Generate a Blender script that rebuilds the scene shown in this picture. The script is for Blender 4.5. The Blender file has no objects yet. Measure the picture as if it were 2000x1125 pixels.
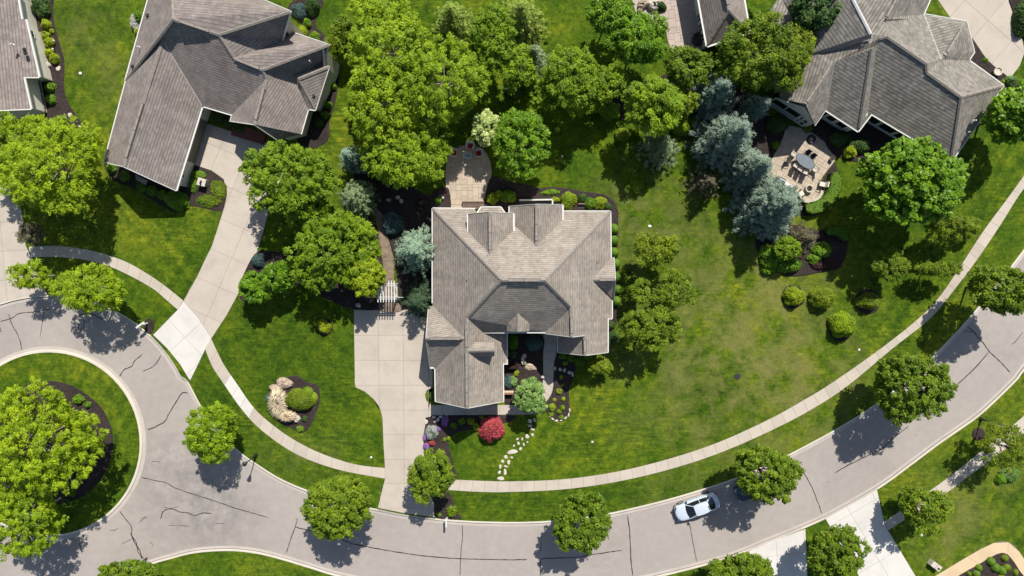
import bpy, bmesh, math, random
import numpy as np
from mathutils import Vector, Matrix
from mathutils.geometry import tessellate_polygon

# ------------------------------------------------------------------ camera
SC = bpy.context.scene
COL = SC.collection
PI = math.pi
CAM_H = 71.0
FPX = 1333.0
TILT = math.atan(62.5/FPX)
cam_d = bpy.data.cameras.new('camera')
cam = bpy.data.objects.new('camera', cam_d)
COL.objects.link(cam)
cam_d.sensor_width = 36.0
cam_d.lens = 36.0*FPX/2000.0
cam_d.clip_end = 2000.0
cam_d.clip_start = 0.5
cam.location = (0, 0, CAM_H)
cam.rotation_euler = (-TILT, 0, 0)
SC.camera = cam
SC.render.resolution_x = 1024
SC.render.resolution_y = 576

# ------------------------------------------------------------------ light
SUN_EL = math.radians(49.0)
SUN_AZ = math.radians(17.0)          # from +Y (top of the picture) towards +X
world = bpy.data.worlds.new('World')
SC.world = world
world.use_nodes = True
wn = world.node_tree.nodes
wl = world.node_tree.links
sky = wn.new('ShaderNodeTexSky')
sky.sky_type = 'NISHITA'
sky.sun_disc = False
sky.sun_elevation = SUN_EL
sky.sun_rotation = SUN_AZ
wn['Background'].inputs['Strength'].default_value = 0.080
wl.new(sky.outputs['Color'], wn['Background'].inputs['Color'])
sun_d = bpy.data.lights.new('sun', 'SUN')
sun_d.energy = 4.6
sun_d.angle = math.radians(0.5)
sun_d.color = (1.0, 0.955, 0.88)
sun = bpy.data.objects.new('sun', sun_d)
COL.objects.link(sun)
sdir = Vector((math.sin(SUN_AZ)*math.cos(SUN_EL), math.cos(SUN_AZ)*math.cos(SUN_EL), math.sin(SUN_EL)))
sun.rotation_euler = sdir.to_track_quat('Z', 'Y').to_euler()
sun.location = sdir*150
SC.view_settings.view_transform = 'Standard'
SC.view_settings.look = 'None'
SC.view_settings.exposure = 0.47
SC.view_settings.gamma = 1.0
SC.view_settings.use_curve_mapping = False

# ------------------------------------------------------------------ measuring helpers
# reference survey: a point seen at survey coordinates (px, py) lying at height z -> world position
CT, ST = math.cos(-TILT), math.sin(-TILT)
def ray(px, py):
    x = (px-1000.0)/FPX; y = -(py-562.5)/FPX; z = -1.0
    return Vector((x, y*CT - z*ST, y*ST + z*CT))
def P(px, py, z=0.0):
    d = ray(px, py)
    t = (z-CAM_H)/d.z
    return Vector((d.x*t, d.y*t, z))
def MPP(z):                         # metres per survey unit at height z
    return (CAM_H-z)/FPX

class Plane:
    def __init__(s, a, b, z0, slope, side):
        A = P(a[0], a[1], z0); B = P(b[0], b[1], z0); S = P(side[0], side[1], z0)
        d = (B-A).normalized(); n = Vector((-d.y, d.x, 0))
        if (S-A).dot(n) < 0: n = -n
        s.A = A; s.g = n*slope      # z = z0 + g.(p-A)
        s.N = Vector((-s.g.x, -s.g.y, 1.0)).normalized()
    def hit(s, px, py):
        d = ray(px, py); o = Vector((0, 0, CAM_H))
        t = (s.A-o).dot(s.N)/d.dot(s.N)
        return o + d*t

# ------------------------------------------------------------------ object helpers
def link(o, parent=None):
    COL.objects.link(o)
    if parent is not None: o.parent = parent
    return o
def tag(o, label=None, cat=None, group=None, kind=None):
    if label: o['label'] = label
    if cat: o['category'] = cat
    if group: o['group'] = group
    if kind: o['kind'] = kind
    return o
def thing(name, label, cat, loc, rz=0, group=None):
    o = bpy.data.objects.new(name, None)
    o.empty_display_size = 0.3
    COL.objects.link(o); o.location = loc; o.rotation_euler = (0, 0, rz)
    return tag(o, label, cat, group)
def mesh_obj(name, verts, faces, mat, parent=None, smooth=False, matidx=None):
    me = bpy.data.meshes.new(name)
    me.from_pydata([tuple(v) for v in verts], [], [tuple(f) for f in faces])
    mats = mat if isinstance(mat, (list, tuple)) else [mat]
    for m in mats: me.materials.append(m)
    if matidx is not None: me.polygons.foreach_set('material_index', matidx)
    if smooth: me.polygons.foreach_set('use_smooth', [True]*len(me.polygons))
    me.update()
    return link(bpy.data.objects.new(name, me), parent)
def local(parent, o):
    """child mesh was written in world coordinates: take them into the parent's frame"""
    o.data.transform(parent.matrix_basis.inverted() if parent.matrix_basis != Matrix() else Matrix.Translation(-parent.location))
    return o
class MB:
    """small mesh collector"""
    def __init__(s): s.v = []; s.f = []
    def add(s, vs, fs):
        n = len(s.v); s.v += [Vector(v) for v in vs]; s.f += [tuple(i+n for i in f) for f in fs]; return s
    def box(s, c, size, rz=0, taper=1.0):
        c = Vector(c); hx, hy, hz = size[0]/2, size[1]/2, size[2]/2
        R = Matrix.Rotation(rz, 3, 'Z'); vs = []
        for z, k in ((-hz, 1), (hz, taper)):
            for x, y in ((-hx, -hy), (hx, -hy), (hx, hy), (-hx, hy)):
                vs.append(c + R @ Vector((x*k, y*k, z)))
        return s.add(vs, [(3, 2, 1, 0), (4, 5, 6, 7), (0, 1, 5, 4), (1, 2, 6, 5), (2, 3, 7, 6), (3, 0, 4, 7)])
    def bar(s, a, b, w, h, up=(0, 0, 1)):
        a = Vector(a); b = Vector(b); d = (b-a).normalized(); up = Vector(up)
        if abs(d.dot(up)) > .98: up = Vector((1, 0, 0))
        sx = d.cross(up).normalized(); u = sx.cross(d).normalized()
        vs = []
        for p in (a, b):
            for x, y in ((-1, -1), (1, -1), (1, 1), (-1, 1)): vs.append(p + sx*x*w/2 + u*y*h/2)
        return s.add(vs, [(3, 2, 1, 0), (4, 5, 6, 7), (0, 1, 5, 4), (1, 2, 6, 5), (2, 3, 7, 6), (3, 0, 4, 7)])
    def tube(s, pts, rads, n=7, cap=True):
        pts = [Vector(p) for p in pts]
        if not hasattr(rads, '__len__'): rads = [rads]*len(pts)
        vs = []; fs = []
        for i, p in enumerate(pts):
            d = (pts[min(i+1, len(pts)-1)]-pts[max(i-1, 0)]).normalized()
            a = d.orthogonal().normalized() if abs(d.z) < .9 else d.cross(Vector((0, 1, 0))).normalized()
            b = d.cross(a)
            for k in range(n):
                t = 2*PI*k/n; vs.append(p + (a*math.cos(t)+b*math.sin(t))*rads[i])
        for i in range(len(pts)-1):
            for k in range(n):
                fs.append((i*n+k, i*n+(k+1) % n, (i+1)*n+(k+1) % n, (i+1)*n+k))
        if cap:
            fs.append(tuple(range(n))[::-1]); fs.append(tuple((len(pts)-1)*n+k for k in range(n)))
        return s.add(vs, fs)
    def lathe(s, c, prof, n=14):
        c = Vector(c); vs = []; fs = []
        for r, z in prof:
            for k in range(n):
                t = 2*PI*k/n; vs.append(c + Vector((r*math.cos(t), r*math.sin(t), z)))
        for i in range(len(prof)-1):
            for k in range(n): fs.append((i*n+k, i*n+(k+1) % n, (i+1)*n+(k+1) % n, (i+1)*n+k))
        fs.append(tuple(range(n))[::-1]); fs.append(tuple((len(prof)-1)*n+k for k in range(n)))
        return s.add(vs, fs)
    def prism(s, poly, z0, z1, bevel=0.0):
        """poly: list of 2D points (world)"""
        pl = [Vector((p[0], p[1], 0)) for p in poly]
        area = sum(pl[i].x*pl[(i+1) % len(pl)].y-pl[(i+1) % len(pl)].x*pl[i].y for i in range(len(pl)))
        if area < 0: pl = pl[::-1]
        n = len(pl)
        tris = tessellate_polygon([pl])
        vs = [p+Vector((0, 0, z0)) for p in pl]+[p+Vector((0, 0, z1)) for p in pl]
        fs = []
        for t in tris:
            a, b, c = t
            if (pl[b]-pl[a]).cross(pl[c]-pl[a]).z < 0: b, c = c, b
            fs.append((a+n, b+n, c+n)); fs.append((c, b, a))
        for i in range(n):
            j = (i+1) % n; fs.append((i, j, j+n, i+n))
        return s.add(vs, fs)
    def build(s, name, mat, parent=None, smooth=False):
        return mesh_obj(name, s.v, s.f, mat, parent, smooth)
def sheet(name, polys, z, mat, parent=None):
    """flat sheet from one outline and holes"""
    pl = [[Vector((p[0], p[1], 0)) for p in poly] for poly in polys]
    tris = tessellate_polygon(pl)
    flat = [p for q in pl for p in q]
    fs = []
    for a, b, c in tris:
        if (flat[b]-flat[a]).cross(flat[c]-flat[a]).z < 0: b, c = c, b
        fs.append((a, b, c))
    return mesh_obj(name, [(p.x, p.y, z) for p in flat], fs, mat, parent)
def catmull(pts, step=4, closed=False):
    out = []; n = len(pts)
    rng = range(n if closed else n-1)
    for i in rng:
        if closed: p0, p1, p2, p3 = pts[i-1], pts[i], pts[(i+1) % n], pts[(i+2) % n]
        else: p0, p1, p2, p3 = pts[max(i-1, 0)], pts[i], pts[i+1], pts[min(i+2, n-1)]
        for k in range(step):
            t = k/step
            out.append(tuple(.5*((2*p1[j])+(-p0[j]+p2[j])*t+(2*p0[j]-5*p1[j]+4*p2[j]-p3[j])*t*t+(-p0[j]+3*p1[j]-3*p2[j]+p3[j])*t**3) for j in range(2)))
    if not closed: out.append(tuple(pts[-1]))
    return out
def W(pts, z=0.1): return [P(p[0], p[1], z).to_2d() for p in pts]
def resample(pts, n):
    pts = [Vector(p) for p in pts]
    L = [0]
    for i in range(1, len(pts)): L.append(L[-1]+(pts[i]-pts[i-1]).length)
    out = []
    for k in range(n+1):
        t = L[-1]*k/n
        i = 1
        while i < len(L)-1 and L[i] < t: i += 1
        u = (t-L[i-1])/max(L[i]-L[i-1], 1e-9)
        out.append(pts[i-1].lerp(pts[i], u))
    return out, L[-1]
def clip_half(poly, a, n):
    """keep the part of a 2D polygon where (p-a).n >= 0"""
    out = []
    for i in range(len(poly)):
        p, q = poly[i], poly[(i+1) % len(poly)]
        dp, dq = (p-a).dot(n), (q-a).dot(n)
        if dp >= 0: out.append(p)
        if (dp > 0 and dq < 0) or (dp < 0 and dq > 0): out.append(p.lerp(q, dp/(dp-dq)))
    return out
def area2(poly):
    return .5*sum(poly[i].x*poly[(i+1) % len(poly)].y-poly[(i+1) % len(poly)].x*poly[i].y for i in range(len(poly)))
def offset_poly(poly, d):
    """closed 2D outline moved inwards by d"""
    n = len(poly); s = 1 if area2(poly) > 0 else -1; out = []
    for i in range(n):
        a, b, c = poly[i-1], poly[i], poly[(i+1) % n]
        e1 = (b-a).normalized(); e2 = (c-b).normalized()
        n1 = Vector((-e1.y, e1.x))*s; n2 = Vector((-e2.y, e2.x))*s
        m = (n1+n2)
        if m.length < .3: out.append(b+n1*d); continue
        m.normalize(); k = d/max(m.dot(n1), .35)
        out.append(b+m*k)
    return out

# ------------------------------------------------------------------ materials
def newmat(name, rough=.8, spec=.3):
    m = bpy.data.materials.new(name); m.use_nodes = True
    b = m.node_tree.nodes['Principled BSDF']
    b.inputs['Roughness'].default_value = rough
    b.inputs['Specular IOR Level'].default_value = spec
    return m, m.node_tree, b
def nd(nt, typ, **kw):
    n = nt.nodes.new(typ)
    for k, v in kw.items():
        if k.startswith('i_'): n.inputs[k[2:].replace('_', ' ')].default_value = v
        else: setattr(n, k, v)
    return n
def rgb(c): return (c[0], c[1], c[2], 1.0)
def pos(nt): return nd(nt, 'ShaderNodeNewGeometry').outputs['Position']
def noise(nt, vec, scale, detail=4, rough=.55, dist=0):
    n = nd(nt, 'ShaderNodeTexNoise', i_Scale=scale, i_Detail=detail, i_Roughness=rough, i_Distortion=dist)
    nt.links.new(vec, n.inputs['Vector']); return n.outputs['Fac']
def ramp(nt, fac, stops, interp='LINEAR'):
    r = nd(nt, 'ShaderNodeValToRGB'); r.color_ramp.interpolation = interp
    e = r.color_ramp.elements
    while len(e) < len(stops): e.new(.5)
    for el, (p, c) in zip(e, stops):
        el.position = p; el.color = rgb(c) if hasattr(c, '__len__') else (c, c, c, 1)
    nt.links.new(fac, r.inputs['Fac']); return r.outputs['Color']
def mix(nt, fac, a, b, blend='MIX'):
    m = nd(nt, 'ShaderNodeMix', data_type='RGBA', blend_type=blend)
    for s, v in ((0, fac), (6, a), (7, b)):
        if hasattr(v, 'is_linked') or isinstance(v, bpy.types.NodeSocket): nt.links.new(v, m.inputs[s])
        elif s == 0: m.inputs[0].default_value = v
        else: m.inputs[s].default_value = rgb(v) if hasattr(v, '__len__') else (v, v, v, 1)
    return m.outputs[2]
def math_(nt, op, a, b=None, c=None):
    m = nd(nt, 'ShaderNodeMath', operation=op)
    for i, v in enumerate((a, b, c)):
        if v is None: continue
        if isinstance(v, bpy.types.NodeSocket): nt.links.new(v, m.inputs[i])
        else: m.inputs[i].default_value = v
    return m.outputs[0]
def bump(nt, b, h, strength=.3, dist=.02):
    n = nd(nt, 'ShaderNodeBump'); n.inputs['Strength'].default_value = strength; n.inputs['Distance'].default_value = dist
    nt.links.new(h, n.inputs['Height']); nt.links.new(n.outputs['Normal'], b.inputs['Normal'])
def simple(name, c, rough=.6, var=.15, scale=6, spec=.3, metal=0):
    m, nt, b = newmat(name, rough, spec)
    tc = nd(nt, 'ShaderNodeTexCoord').outputs['Object']
    f = noise(nt, tc, scale, 4)
    lo = tuple(x*(1-var) for x in c); hi = tuple(min(1, x*(1+var)) for x in c)
    nt.links.new(ramp(nt, f, [(.3, lo), (.7, hi)]), b.inputs['Base Color'])
    b.inputs['Metallic'].default_value = metal
    return m
M = {}
def grass_mat():
    m, nt, b = newmat('grass', .9, .12)
    p = pos(nt)
    big = noise(nt, p, .055, 3, .5, .6)
    mid = noise(nt, p, .38, 5, .66, .2)
    fine = noise(nt, p, 2.1, 6, .72, .5)
    tiny = noise(nt, p, 9.0, 3, .7)
    base = ramp(nt, big, [(.32, (.043, .086, .004)), (.5, (.063, .114, .005)), (.68, (.102, .144, .009))])
    patch = ramp(nt, mid, [(.36, (.62, .74, .7)), (.5, (1, 1, 1)), (.64, (1.45, 1.2, 1.1))])
    c = mix(nt, 1.0, base, patch, 'MULTIPLY')
    f2 = ramp(nt, fine, [(.30, (.34, .44, .38)), (.5, (1, 1, 1)), (.70, (1.95, 1.55, 1.7))])
    c = mix(nt, .9, c, f2, 'MULTIPLY')
    t2 = ramp(nt, tiny, [(.3, .55), (.7, 1.4)])
    c = mix(nt, .7, c, t2, 'MULTIPLY')
    for ang, sx_, sy_ in ((.35, .5, 4.2), (-.9, .6, 5.0)):
        mp = nd(nt, 'ShaderNodeMapping'); mp.inputs['Rotation'].default_value = (0, 0, ang); mp.inputs['Scale'].default_value = (sx_, sy_, 1)
        nt.links.new(p, mp.inputs['Vector'])
        sk = ramp(nt, noise(nt, mp.outputs[0], 1.0, 4, .6, .3), [(.34, (.66, .74, .7)), (.5, (1, 1, 1)), (.68, (1.42, 1.25, 1.3))])
        c = mix(nt, ramp(nt, noise(nt, p, .11+.05*sx_, 2), [(.42, .1), (.6, .85)]), c, mix(nt, 1, c, sk, 'MULTIPLY'))
    # mowing tracks, two directions, broken up
    for ang, sc, amt in ((.55, .62, .28), (-.7, .5, .20)):
        mp = nd(nt, 'ShaderNodeMapping'); mp.inputs['Rotation'].default_value = (0, 0, ang)
        nt.links.new(p, mp.inputs['Vector'])
        w = nd(nt, 'ShaderNodeTexWave', i_Scale=sc*.32, i_Distortion=1.6, i_Detail=2.0); w.inputs['Detail Scale'].default_value = .6
        nt.links.new(mp.outputs[0], w.inputs['Vector'])
        wv = ramp(nt, w.outputs['Fac'], [(.35, (.78, .84, .8)), (.65, (1.22, 1.15, 1.1))])
        msk = ramp(nt, noise(nt, mp.outputs[0], .09, 2), [(.45, 0), (.6, amt*2.4)])
        c = mix(nt, msk, c, mix(nt, 1, c, wv, 'MULTIPLY'))
    # ring-shaped mowing tracks following the kerbs
    for (x, y, rmin, rmax, per, amt) in ((1080, 20, 0, 60, .95, .5), (98, 866, 0, 10.2, 1.25, 1.0)):
        q = P(x, y, .1)
        sp = nd(nt, 'ShaderNodeVectorMath', operation='DISTANCE'); nt.links.new(p, sp.inputs[0]); sp.inputs[1].default_value = (q.x, q.y, .1)
        wob = math_(nt, 'MULTIPLY', noise(nt, p, .5, 3), .5)
        sn = math_(nt, 'SINE', math_(nt, 'MULTIPLY', math_(nt, 'ADD', sp.outputs['Value'], wob), 6.283/per))
        wv = ramp(nt, math_(nt, 'MULTIPLY_ADD', sn, .5, .5), [(.2, (.80, .86, .8)), (.8, (1.20, 1.12, 1.1))])
        k = math_(nt, 'LESS_THAN', sp.outputs['Value'], rmax)
        k = math_(nt, 'MULTIPLY', math_(nt, 'MULTIPLY', k, amt), ramp(nt, noise(nt, p, .13, 2), [(.4, .15), (.6, 1)]))
        c = mix(nt, k, c, mix(nt, 1, c, wv, 'MULTIPLY'))
    # dry turf: worn areas with their own shape, around the open side lawn
    for (x, y, r, amt) in ((1440, 690, 17, .9), (1250, 430, 8, .75), (1560, 770, 9, .7), (590, 905, 6, .35), (1330, 1000, 7, .4), (1900, 960, 8, .4), (1480, 520, 9, .5), (1850, 1040, 5, .7), (165, 60, 7, .35), (230, 180, 5, .4)):
        q = P(x, y, .1)
        sp = nd(nt, 'ShaderNodeVectorMath', operation='DISTANCE'); nt.links.new(p, sp.inputs[0]); sp.inputs[1].default_value = (q.x, q.y, .1)
        d = math_(nt, 'DIVIDE', sp.outputs['Value'], r)
        d = math_(nt, 'SUBTRACT', 1.0, d)
        d = math_(nt, 'MULTIPLY', math_(nt, 'MAXIMUM', d, 0.0), 1.6)
        k = ramp(nt, noise(nt, p, .32, 7, .74, .25), [(.42, 0), (.66, 1)])
        k = math_(nt, 'MULTIPLY', math_(nt, 'MINIMUM', math_(nt, 'MULTIPLY', d, k), 1.0), amt)
        dry = mix(nt, noise(nt, p, 3, 3), (.095, .115, .022), (.22, .20, .065))
        c = mix(nt, k, c, dry)
    # straw flecks
    fl = ramp(nt, noise(nt, p, 4.5, 4, .8, .4), [(.66, 0), (.76, .5)])
    c = mix(nt, fl, c, (.19, .20, .05))
    nt.links.new(c, b.inputs['Base Color'])
    h = math_(nt, 'ADD', noise(nt, p, 6, 5, .8), math_(nt, 'MULTIPLY', noise(nt, p, 1.2, 3), 1.2))
    bump(nt, b, h, .9, .10)
    return m
def asphalt_mat():
    m, nt, b = newmat('asphalt', .92, .2)
    p = pos(nt)
    f = noise(nt, p, .12, 5, .6, .5); g = noise(nt, p, 1.3, 6, .7); h = noise(nt, p, 30, 2, .7)
    c = ramp(nt, f, [(.3, (.295, .262, .236)), (.5, (.325, .289, .260)), (.7, (.348, .310, .279))])
    c = mix(nt, .5, c, ramp(nt, g, [(.3, .84), (.7, 1.12)]), 'MULTIPLY')
    c = mix(nt, .5, c, ramp(nt, h, [(.3, .82), (.7, 1.15)]), 'MULTIPLY')
    # tyre-worn stains near the mouth of the turning circle
    for (x, y, r) in ((350, 990, 7), (410, 940, 5), (330, 890, 4), (450, 1020, 6)):
        q = P(x, y, 0)
        sp = nd(nt, 'ShaderNodeVectorMath', operation='DISTANCE'); nt.links.new(p, sp.inputs[0]); sp.inputs[1].default_value = tuple(q)
        d = math_(nt, 'MAXIMUM', math_(nt, 'SUBTRACT', 1.0, math_(nt, 'DIVIDE', sp.outputs['Value'], r)), 0.0)
        k = math_(nt, 'MULTIPLY', d, ramp(nt, noise(nt, p, .5, 7, .74, .15), [(.40, 0), (.66, .55)]))
        c = mix(nt, k, c, (.12, .115, .115))
    nt.links.new(c, b.inputs['Base Color'])
    bump(nt, b, h, .25, .01)
    return m
def concrete_mat(name, c0, stain=.5):
    m, nt, b = newmat(name, .85, .25)
    p = pos(nt)
    oi = nd(nt, 'ShaderNodeObjectInfo').outputs['Random']
    f = noise(nt, p, .5, 6, .65, .4); h = noise(nt, p, 18, 3, .7)
    c = ramp(nt, f, [(.28, tuple(x*.86 for x in c0)), (.52, c0), (.75, tuple(x*1.06 for x in c0))])
    c = mix(nt, .55, c, ramp(nt, h, [(.3, .9), (.7, 1.08)]), 'MULTIPLY')
    c = mix(nt, stain, c, ramp(nt, oi, [(0, (.89, .885, .87)), (.5, (.98, .97, .96)), (1, (1.04, 1.03, 1.01))]), 'MULTIPLY')
    nt.links.new(c, b.inputs['Base Color'])
    bump(nt, b, h, .15, .01)
    return m
def mulch_mat():
    m, nt, b = newmat('mulch', .95, .1)
    p = pos(nt)
    f = noise(nt, p, 7, 6, .8, 1.2); g = noise(nt, p, .8, 4)
    c = ramp(nt, f, [(.35, (.016, .012, .011)), (.5, (.040, .030, .028)), (.7, (.085, .065, .060))])
    c = mix(nt, .6, c, ramp(nt, g, [(.3, .7), (.7, 1.3)]), 'MULTIPLY')
    nt.links.new(c, b.inputs['Base Color'])
    bump(nt, b, f, 1, .06)
    return m
def roof_mat(name, c0, row=.26, contrast=.36):
    m, nt, b = newmat(name, .9, .18)
    uv = nd(nt, 'ShaderNodeUVMap').outputs['UV']
    br = nd(nt, 'ShaderNodeTexBrick', i_Scale=1.0); br.offset = .37; br.squash = 1
    br.inputs['Brick Width'].default_value = .36; br.inputs['Row Height'].default_value = row
    br.inputs['Mortar Size'].default_value = 0.0
    br.inputs['Color1'].default_value = rgb((1+contrast*.6,)*3); br.inputs['Color2'].default_value = rgb((1-contrast*.4,)*3)
    br.inputs['Mortar'].default_value = rgb((.8,)*3)
    nt.links.new(uv, br.inputs['Vector'])
    sx = nd(nt, 'ShaderNodeSeparateXYZ'); nt.links.new(uv, sx.inputs[0])
    jit = math_(nt, 'MULTIPLY', noise(nt, uv, 3.0, 3), .07)
    row_f = math_(nt, 'FRACT', math_(nt, 'DIVIDE', math_(nt, 'ADD', sx.outputs['Y'], jit), row))
    line = ramp(nt, row_f, [(0, .40), (.17, .46), (.30, 1.06), (1.0, 1.06)])
    p = pos(nt)
    f = noise(nt, uv, .45, 5, .6, .3); g = noise(nt, uv, 9, 5, .75)
    c = ramp(nt, f, [(.3, tuple(x*.84 for x in c0)), (.5, c0), (.72, tuple(x*1.14 for x in c0))])
    c = mix(nt, .8, c, br.outputs['Color'], 'MULTIPLY')
    c = mix(nt, min(1, .42+contrast*.6), c, line, 'MULTIPLY')
    c = mix(nt, .7, c, ramp(nt, g, [(.3, .70), (.7, 1.30)]), 'MULTIPLY')
    # weather streaks running down the slope
    mp = nd(nt, 'ShaderNodeMapping'); mp.inputs['Scale'].default_value = (1.1, .12, 1)
    nt.links.new(uv, mp.inputs['Vector'])
    st = noise(nt, mp.outputs[0], 1.0, 4, .6)
    c = mix(nt, .7, c, ramp(nt, st, [(.35, .86), (.6, 1.06)]), 'MULTIPLY')
    nt.links.new(c, b.inputs['Base Color'])
    # each course steps up towards its lower edge
    saw = row_f
    hh = math_(nt, 'SUBTRACT', math_(nt, 'MULTIPLY', g, .3), saw)
    bump(nt, b, hh, .55, .06)
    return m
def leaf_mat(name, c0, c1, trans=.35, rough=.55, trans_c=None):
    """c0..c1: colour of the individual leaves (attribute 'tint')"""
    m, nt, b = newmat(name, rough, .28)
    at = nd(nt, 'ShaderNodeAttribute', attribute_name='tint').outputs['Fac']
    oi = nd(nt, 'ShaderNodeObjectInfo').outputs['Random']
    midc = tuple((a+d)/2 for a, d in zip(c0, c1))
    c = ramp(nt, at, [(0, c0), (.55, midc), (1, c1)])
    c = mix(nt, 1, c, ramp(nt, oi, [(0, (.86, .9, .9)), (1, (1.14, 1.08, 1.05))]), 'MULTIPLY')
    nt.links.new(c, b.inputs['Base Color'])
    tr = nd(nt, 'ShaderNodeBsdfTranslucent')
    tc = mix(nt, 1, c, trans_c or (1.25, 1.25, .6), 'MULTIPLY')
    nt.links.new(tc, tr.inputs['Color'])
    ms = nd(nt, 'ShaderNodeMixShader'); ms.inputs[0].default_value = trans
    nt.links.new(b.outputs[0], ms.inputs[1]); nt.links.new(tr.outputs[0], ms.inputs[2])
    nt.links.new(ms.outputs[0], nt.nodes['Material Output'].inputs['Surface'])
    return m
M['grass'] = grass_mat(); M['asphalt'] = asphalt_mat(); M['mulch'] = mulch_mat()
M['concrete'] = concrete_mat('concrete', (.445, .390, .330))
M['concrete_new'] = concrete_mat('pale_new_concrete', (.56, .535, .495), .3)
M['walk'] = concrete_mat('walk_concrete', (.46, .405, .34), .9)
M['gutterpan'] = concrete_mat('kerb_concrete', (.43, .385, .345), .4)
M['kerb'] = concrete_mat('kerb_top_concrete', (.55, .50, .42), .4)
M['joint'] = simple('joint_dirt', (.16, .135, .11), .95)
M['tar'] = simple('crack_sealant', (.035, .033, .035), .6, .2)
M['paver'] = concrete_mat('paver_stone', (.44, .365, .285), 1.6)
M['paver_grey'] = concrete_mat('greyish_paver_stone', (.42, .345, .30), 1.2)
M['tanpath'] = concrete_mat('tan_path_concrete', (.56, .43, .27), .3)
M['earth'] = simple('bare_earth', (.20, .15, .11), .95, .35, 2.5)
M['stone'] = simple('pale_flagstone', (.50, .45, .37), .85, .22, 4)
M['boulder'] = simple('tan_boulder', (.36, .28, .21), .9, .4, 5)
M['roof_main'] = roof_mat('taupe_shingles', (.272, .236, .200))
M['roof_left'] = roof_mat('dark_taupe_shingles', (.215, .185, .166))
M['roof_right'] = roof_mat('grey_brown_shingles', (.212, .194, .168), .30, .6)
M['cap'] = simple('ridge_cap_shingles', (.238, .210, .182), .9, .22, 5)
M['cap_dark'] = simple('ridge_vent_edge', (.05, .045, .04), .9)
M['flash'] = simple('pale_valley_flashing', (.38, .36, .33), .6, .15)
M['white'] = simple('white_trim', (.60, .60, .57), .5, .04)
M['wall'] = simple('cream_siding', (.60, .57, .47), .8, .06, 2)
M['wall_grey'] = simple('greyish_siding', (.52, .53, .49), .8, .06, 2)
M['brick'] = simple('red_brown_brick', (.16, .06, .045), .9, .3, 9)
M['garage'] = simple('olive_grey_garage_door', (.14, .13, .10), .6, .08)
M['bark'] = simple('bark', (.085, .065, .045), .95, .4, 8)
M['bark_pale'] = simple('pale_bark', (.34, .29, .23), .95, .3, 8)
M['black'] = simple('black_metal', (.012, .016, .018), .35, .1, spec=.5)
M['dark'] = simple('dark_plastic', (.03, .03, .032), .5)
M['rubber'] = simple('tyre_rubber', (.02, .02, .02), .8)
M['steel'] = simple('brushed_steel', (.5, .5, .5), .3, .1, metal=1.0)
M['wood'] = simple('weathered_wood', (.17, .12, .095), .8, .3, 5)
M['orangewood'] = simple('orange_brick_wall', (.36, .15, .07), .85, .2, 5)
M['red'] = simple('red_cushion', (.30, .012, .015), .8, .1)
M['cushion'] = simple('cream_cushion', (.62, .57, .46), .8, .08)
M['boxy'] = simple('utility_box_paint', (.50, .45, .38), .6, .06)
M['yellow'] = simple('yellow_bloom', (.6, .32, .01), .7)
def glass_mat():
    m, nt, b = newmat('dark_window_glass', .06, .9)
    b.inputs['Base Color'].default_value = (.010, .014, .016, 1)
    return m
M['glass'] = glass_mat()
def tglass():
    m, nt, b = newmat('rippled_glass_top', .12, .8)
    tc = nd(nt, 'ShaderNodeTexCoord').outputs['Object']
    f = noise(nt, tc, 7, 5, .6, 3)
    nt.links.new(ramp(nt, f, [(.35, (.10, .115, .125)), (.6, (.22, .25, .27))]), b.inputs['Base Color'])
    return m
M['tabletop'] = tglass()
def paint(name, c):
    m, nt, b = newmat(name, .22, .5)
    b.inputs['Base Color'].default_value = rgb(c); b.inputs['Coat Weight'].default_value = .6; b.inputs['Coat Roughness'].default_value = .08
    return m
M['car_white'] = paint('silver_white_car_paint', (.50, .56, .63))
M['car_blue'] = paint('dark_blue_car_paint', (.02, .035, .05))
# leaf colours
M['L_maple'] = leaf_mat('maple_leaves', (0.069, 0.135, 0.006), (0.228, 0.317, 0.014), .33)
M['L_bright'] = leaf_mat('bright_green_leaves', (0.066, 0.159, 0.006), (0.212, 0.376, 0.013), .33, .45)
M['L_locust'] = leaf_mat('yellow_green_leaves', (0.126, 0.217, 0.006), (0.359, 0.493, 0.013), .38)
M['L_green'] = leaf_mat('fresh_green_leaves', (0.097, 0.182, 0.006), (0.282, 0.411, 0.014), .36)
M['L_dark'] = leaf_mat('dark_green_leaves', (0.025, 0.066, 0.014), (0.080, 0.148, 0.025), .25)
M['L_olive'] = leaf_mat('olive_leaves', (0.083, 0.141, 0.006), (0.249, 0.335, 0.014), .34)
M['L_yellow'] = leaf_mat('golden_leaves', (.13, .21, .005), (.34, .44, .015), .36)
M['L_lime'] = leaf_mat('lime_leaves', (.20, .27, .006), (.42, .50, .02), .36)
M['L_blue'] = leaf_mat('blue_spruce_needles', (.100, .155, .112), (.300, .390, .295), .12, .7, (.9, 1, .9))
M['L_mint'] = leaf_mat('mint_spruce_needles', (.140, .225, .150), (.40, .53, .37), .14, .7, (.9, 1, .9))
M['L_bluedark'] = leaf_mat('deep_blue_green_needles', (.030, .070, .066), (.085, .150, .140), .12, .7, (.9, 1, .9))
M['L_pale'] = leaf_mat('pale_green_needles', (.13, .19, .085), (.33, .41, .20), .2, .7)
M['L_spruce'] = leaf_mat('green_spruce_needles', (.14, .21, .03), (.38, .48, .08), .2, .7)
M['L_pine'] = leaf_mat('dark_pine_needles', (.028, .062, .030), (.085, .145, .065), .15, .7)
M['L_brown'] = leaf_mat('brownish_needles', (.09, .085, .045), (.22, .20, .11), .15, .8, (1, 1, .8))
M['L_cream'] = leaf_mat('cream_variegated_leaves', (.18, .28, .05), (.60, .68, .28), .25, .6)
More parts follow.
